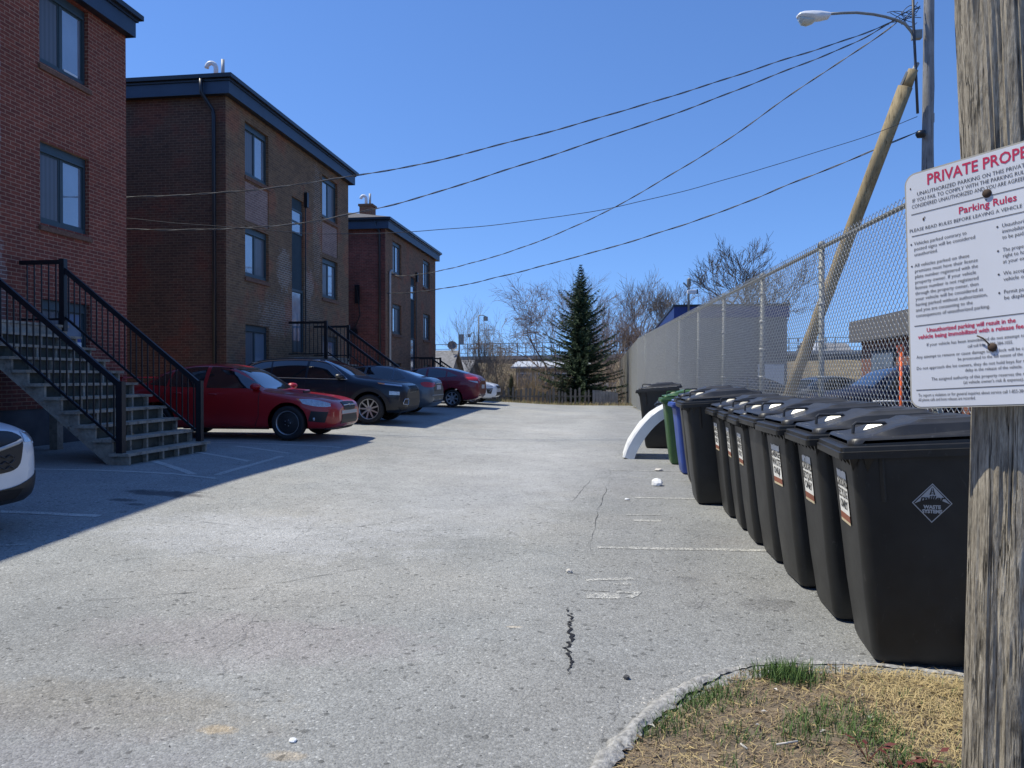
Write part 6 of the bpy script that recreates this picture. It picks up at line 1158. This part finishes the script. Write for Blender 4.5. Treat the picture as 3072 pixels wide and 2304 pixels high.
# highway bridge with tall steel rail
bd = thing('highway_bridge', 'elevated highway deck with a tall steel railing on the skyline', 'bridge', (0, 112, 3)); mb = MB(); YB = 112
def zbr(x): return 4.35 + .012 * (x + 22)
mb.beam((-70, YB + 4, zbr(-70) - .6), (45, YB + 4, zbr(45) - .6), 10, 1.3); mb.build('deck', M['deckc'], bd)
for k in range(5):
    x = -60 + k * 24; mb = MB(); mb.box((x - .7, YB + 1, -3), (x + .7, YB + 7, zbr(x) - 1.26)); mb.build('pier', M['deckc'], bd)
for zz, h in ((1.95, .09), (1.25, .07), (.62, .07)):
    mb = MB(); mb.beam((-70, YB - .9, zbr(-70) + zz), (45, YB - .9, zbr(45) + zz), .08, h); mb.build('rail', M['gal'], bd)
x = -48
while x < 30: mb = MB(); z = zbr(x); mb.box((x - .06, YB - .98, z - .1), (x + .06, YB - .82, z + 2.0)); mb.build('rail_post', M['gal'], bd); x += 1.22 if x > -25 else 2.4
mb = MB(); mb.beam((-70, YB - 1.0, zbr(-70) - .1), (45, YB - 1.0, zbr(45) - .1), .2, .5); mb.build('kerb_beam', M['concrete'], bd)
for (px, top, dr, lb) in ((1436, 946, 1, 'taller highway lamp with its arm pointing right above the rail'), (1422, 998, -1, 'shorter distant highway lamp left of the taller one')):
    dd = 110 if dr > 0 else 150; b = at(px, 1070, dd); t = at(px, top, dd); e = at(px + dr * 24 if dr > 0 else px - 12, top + 5, dd); o = thing('highway_lamp', lb, 'street lamp', tuple(b), 0, 'lamps on the highway bridge'); mb = MB(); mb.tube([b, t], [.14, .09], 6); mb.tube([t, (t + e) / 2 + Vector((0, 0, .15)), e], .07, 5); mb.build('post', M['gal'], o); mb = MB(); mb.box((e.x - .45, e.y - .15, e.z - .55), (e.x + .15, e.y + .15, e.z + .05)); mb.build('lamp_head', M['gal'], o)
o = thing('billboard', 'narrow grey sign gantry above the highway rail left of the lamps', 'sign', tuple(at(1382, 1036, 118))); a, b = at(1378, 1003, 118), at(1386, 1034, 118); mb = MB(); mb.box((a.x, a.y - .2, b.z), (b.x + .25, a.y + .2, a.z)); mb.build('panel', M['gal'], o); mb = MB(); mb.box((a.x - .12, a.y - .1, 4), (a.x - .01, a.y + .1, a.z + .3)); mb.build('post', M['gal'], o)
# embankment and far hill, brush
xs = rng(-90, 60, 3); hl = sheet('embankment', xs, rng(86, 130, 4), lambda x, y: -2.6 + 6.2 * ss(y, 88, 110) + .6 * mnoise.noise(Vector((x * .12, y * .12, 0))), M['terr'])
sheet('hill', rng(-260, 420, 12), rng(240, 420, 14), lambda x, y: -4 + (3 + (8 + 5 * mnoise.noise(Vector((x * .012, y * .012, 2)))) * ss(x, 10, 90)) * ss(y, 250, 330) * (1 - .0 * ss(y, 380, 420)), M['terr'])
mb = MB(); R_ = random.Random(9)
for i in range(5200):
    if i % 2: y = R_.uniform(88, 108); x = R_.uniform(-60, 22)
    else: y = R_.uniform(52, 86); x = R_.uniform(-26, 14)
    z = T(x, y) if y < 86 else -2.6 + 6.2 * ss(y, 88, 110); h = R_.uniform(.3, .8) if i % 2 else R_.uniform(.9, 2.2); p = Vector((x, y, z))
    for k in range(3): q = p + Vector((R_.gauss(0, .5), R_.gauss(0, .4), h * R_.uniform(.7, 1.1))); mb.tube([p, p.lerp(q, .5) + Vector((R_.gauss(0, .12), 0, .1)), q], [.03, .022, .01], 3, caps=False, mi=R_.choice((0, 1, 2)))
tag(mb.build('brush', [M['barkr'], M['barkt'], M['bark']]), 'leafless brush on the slope below the highway', None, None, 'stuff')
mb = MB()
for i in range(5200):
    x = R_.uniform(20, 400); y = R_.uniform(245, 330); z = -4 + (3 + (8 + 5 * mnoise.noise(Vector((x * .012, y * .012, 2)))) * ss(x, 10, 90)) * ss(y, 250, 330); h = R_.uniform(2, 6) * ss(x, 0, 70) + .5; p = Vector((x, y, z))
    for k in range(3): q = p + Vector((R_.gauss(0, 1.6), R_.gauss(0, 1.2), h * R_.uniform(.6, 1.1))); mb.tube([p, p.lerp(q, .5) + Vector((R_.gauss(0, .4), 0, .4)), q], [.22, .16, .07], 3, caps=False, mi=R_.choice((0, 0, 1)))
tag(mb.build('far_wood', [M['bark'], M['barkr']]), 'grey leafless wood on the far hill', None, None, 'stuff')
# ================================================================== BEYOND THE WIRE FENCE
a, b = at(2026, 916, 31), at(2352, 905, 31); WZ = a.z
wh = thing('warehouse', 'long grey warehouse with a royal blue roof band behind the wire fence', 'building', (a.x, a.y, 0)); x0, x1, y0 = a.x, b.x, a.y; y1 = y0 + 36
mb = MB(); z0_ = -.6
for (c, d_) in (((x0, y0), (x1, y0)),): pass
mb.box((x0, y0, z0_), (x1, y1, WZ - .52)); 
i = 0; y = y0 + .15
while y < y1: mb.box((x0 - .022, y, z0_), (x0 - .001, y + .12, WZ - .53)); y += .3
x = x0 + .15
while x < x1 - .1: mb.box((x, y0 - .022, z0_), (x + .12, y0 - .001, WZ - .53)); x += .3
mb.build('wall', M['cladg'], wh); mb = MB(); mb.box((x0 - .06, y0 - .06, WZ - .52), (x1 + .06, y1 + .06, WZ - .06)); mb.build('blue_band', M['trimb'], wh); mb = MB(); mb.box((x0 - .1, y0 - .1, WZ - .06), (x1 + .1, y1 + .1, WZ + .02)); mb.build('roof_edge', M['gut'], wh)
mb = MB(); mb.box((x0 + 3.2, y0 - .06, -.2), (x0 + 4.2, y0 - .024, 2.0)); mb.build('door', M['white'], wh)
mb = MB(); c0 = at(2066, 925, 30.6); c1 = at(2066, 872, 30.6); cm = thing('security_camera', 'white security camera on a thin mast at the warehouse corner', 'camera', tuple(c0)); mb.tube([c0 - Vector((0, 0, .3)), c1, at(2066, 845, 30.6)], [.045, .04, .03], 8); mb.build('mast', M['steel'], cm)
mb = MB(); p, q = at(2062, 876, 30.5), at(2090, 875, 30.5); mb.beam(p, q, .13, .15); bevel(mb.build('camera_body', M['white'], cm), .02); mb = MB(); mb.beam(q, at(2093, 875, 30.5), .15, .17); mb.build('camera_hood', M['gut'], cm)
mb = MB(); mb.beam(at(2050, 848, 30.6), at(2070, 868, 30.6), .05, .05); mb.lathe([(.001, .18), (.07, .12), (.085, -.1), (.04, -.18)], 12, Matrix.Translation(at(2067, 846, 30.6))); mb.build('antenna', M['steel'], cm)
A_, B_ = at(2585, 965, 28), at(2722, 935, 23.7); dv = Vector((B_.x - A_.x, B_.y - A_.y, 0)); dv.normalize(); nv = Vector((-dv.y, dv.x, 0)); nv = nv if nv.y > 0 else -nv; Zr = A_.z
bb = thing('brick_shop', 'low red brick building with a dark grey roof band beyond the fence', 'building', (A_.x, A_.y, 0)); E_ = A_ + dv * 24
def prism4(mb, p, q, dep, z0, z1, mi=0, off=0):
    a = p - nv * off; b_ = q - nv * off; c = q + nv * dep; d_ = p + nv * dep; mb.add([(v.x, v.y, z) for z in (z0, z1) for v in (a, b_, c, d_)], [(0, 3, 2, 1), (4, 5, 6, 7), (0, 1, 5, 4), (1, 2, 6, 5), (2, 3, 7, 6), (3, 0, 4, 7)], mi)
mb = MB(); prism4(mb, A_, E_, 9, -.5, Zr - .75); mb.build('wall', M['brickR'], bb); mb = MB(); prism4(mb, A_ - dv * .3, E_, 9, Zr - .75, Zr, 0, .35); mb.build('roof_band', M['shingle'], bb)
for k in range(4):
    p = A_ + dv * (1.2 + 4.2 * k); mb = MB(); prism4(mb, p, p + dv * 2.2, -.01, 1.2, 2.4, 0, .05); f = mb.build('window', M['gut'], bb); mb = MB(); prism4(mb, p + dv * .1, p + dv * 2.1, -.051, 1.3, 2.3, 0, .07); mb.build('pane', M['glass'], f)
pbv = carpaint('royal_blue_paint', (.003, .005, .028), .0); pbv.node_tree.nodes['Principled BSDF'].inputs['Coat Weight'].default_value = 0; pbv.node_tree.nodes['Principled BSDF'].inputs['Roughness'].default_value = .6
vn = Car('parked_van', 'royal blue van parked beyond the fence beside the parking sign', 'van', tuple(at(2680, 1225, 21)), radians(188), pbv, [(x, w, zb, zs, wt, zt * 1.08 if zt > 1.3 else zt) for x, w, zb, zs, wt, zt in jst], (1.42, -1.28), .35, 10, group='vehicles beyond the fence'); vn.root.location.z = T(vn.root.location.x, vn.root.location.y)
vn.patch('side_window', M['carglass'], 'R', bez((.78, 1.14), (.42, 1.42), (-.18, 1.58)), [(.80, 1.12), (-.18, 1.14)], n=14); vn.patch('side_window', M['carglass'], 'R', [(-.26, 1.58), (-1.7, 1.54)], [(-.26, 1.14), (-1.7, 1.2)], n=14); vn.line('side_trim', M['white'], 'R', [(1.0, .82), (-1.9, .86)], .05, .006); vn.patch('windscreen', M['carglassb'], 'T', [(.16, -.56), (.16, .56)], [(.90, -.70), (.90, .70)], n=14, k=8); vn.bm.free()
mk = thing('marker_stake', 'bright orange marker stake with a square flag behind the fence', 'marker', tuple(at(2702, 1290, 8.6))); mb = MB(); mb.tube([at(2702, 1420, 8.6), at(2703, 1045, 8.6)], .017, 8); mb.build('stake', M['orange'], mk); mb = MB(); mb.beam(at(2691, 1048, 8.58), at(2710, 1044, 8.58), .02, .075); mb.build('flag', M['orange'], mk)
for i, (px, d, H, w, lb) in enumerate(((2440, 19.5, 1.1, 1.4, 'yellowish shrub beyond the fence behind the brace pole'), (2650, 11.5, .8, 1.0, 'low dry shrub beyond the fence near the orange stake'), (2545, 12.5, .7, 1.0, 'low dry shrub beyond the fence beside the nearest tall post'))): shrub(lb, px, d, H, 70 + i, 'barkt', 60, w, 'dry shrubs beyond the wire fence')
house('distant white roofed house low on the skyline beyond the brace pole', 2425, 2475, 150, 8.5, 6.8, 9, 'roofw', 'vinyl', 3); house('distant grey house low on the skyline left of the near fence post', 2498, 2556, 130, 7.4, 5.6, 9, 'roofg', 'vinyl', 3)
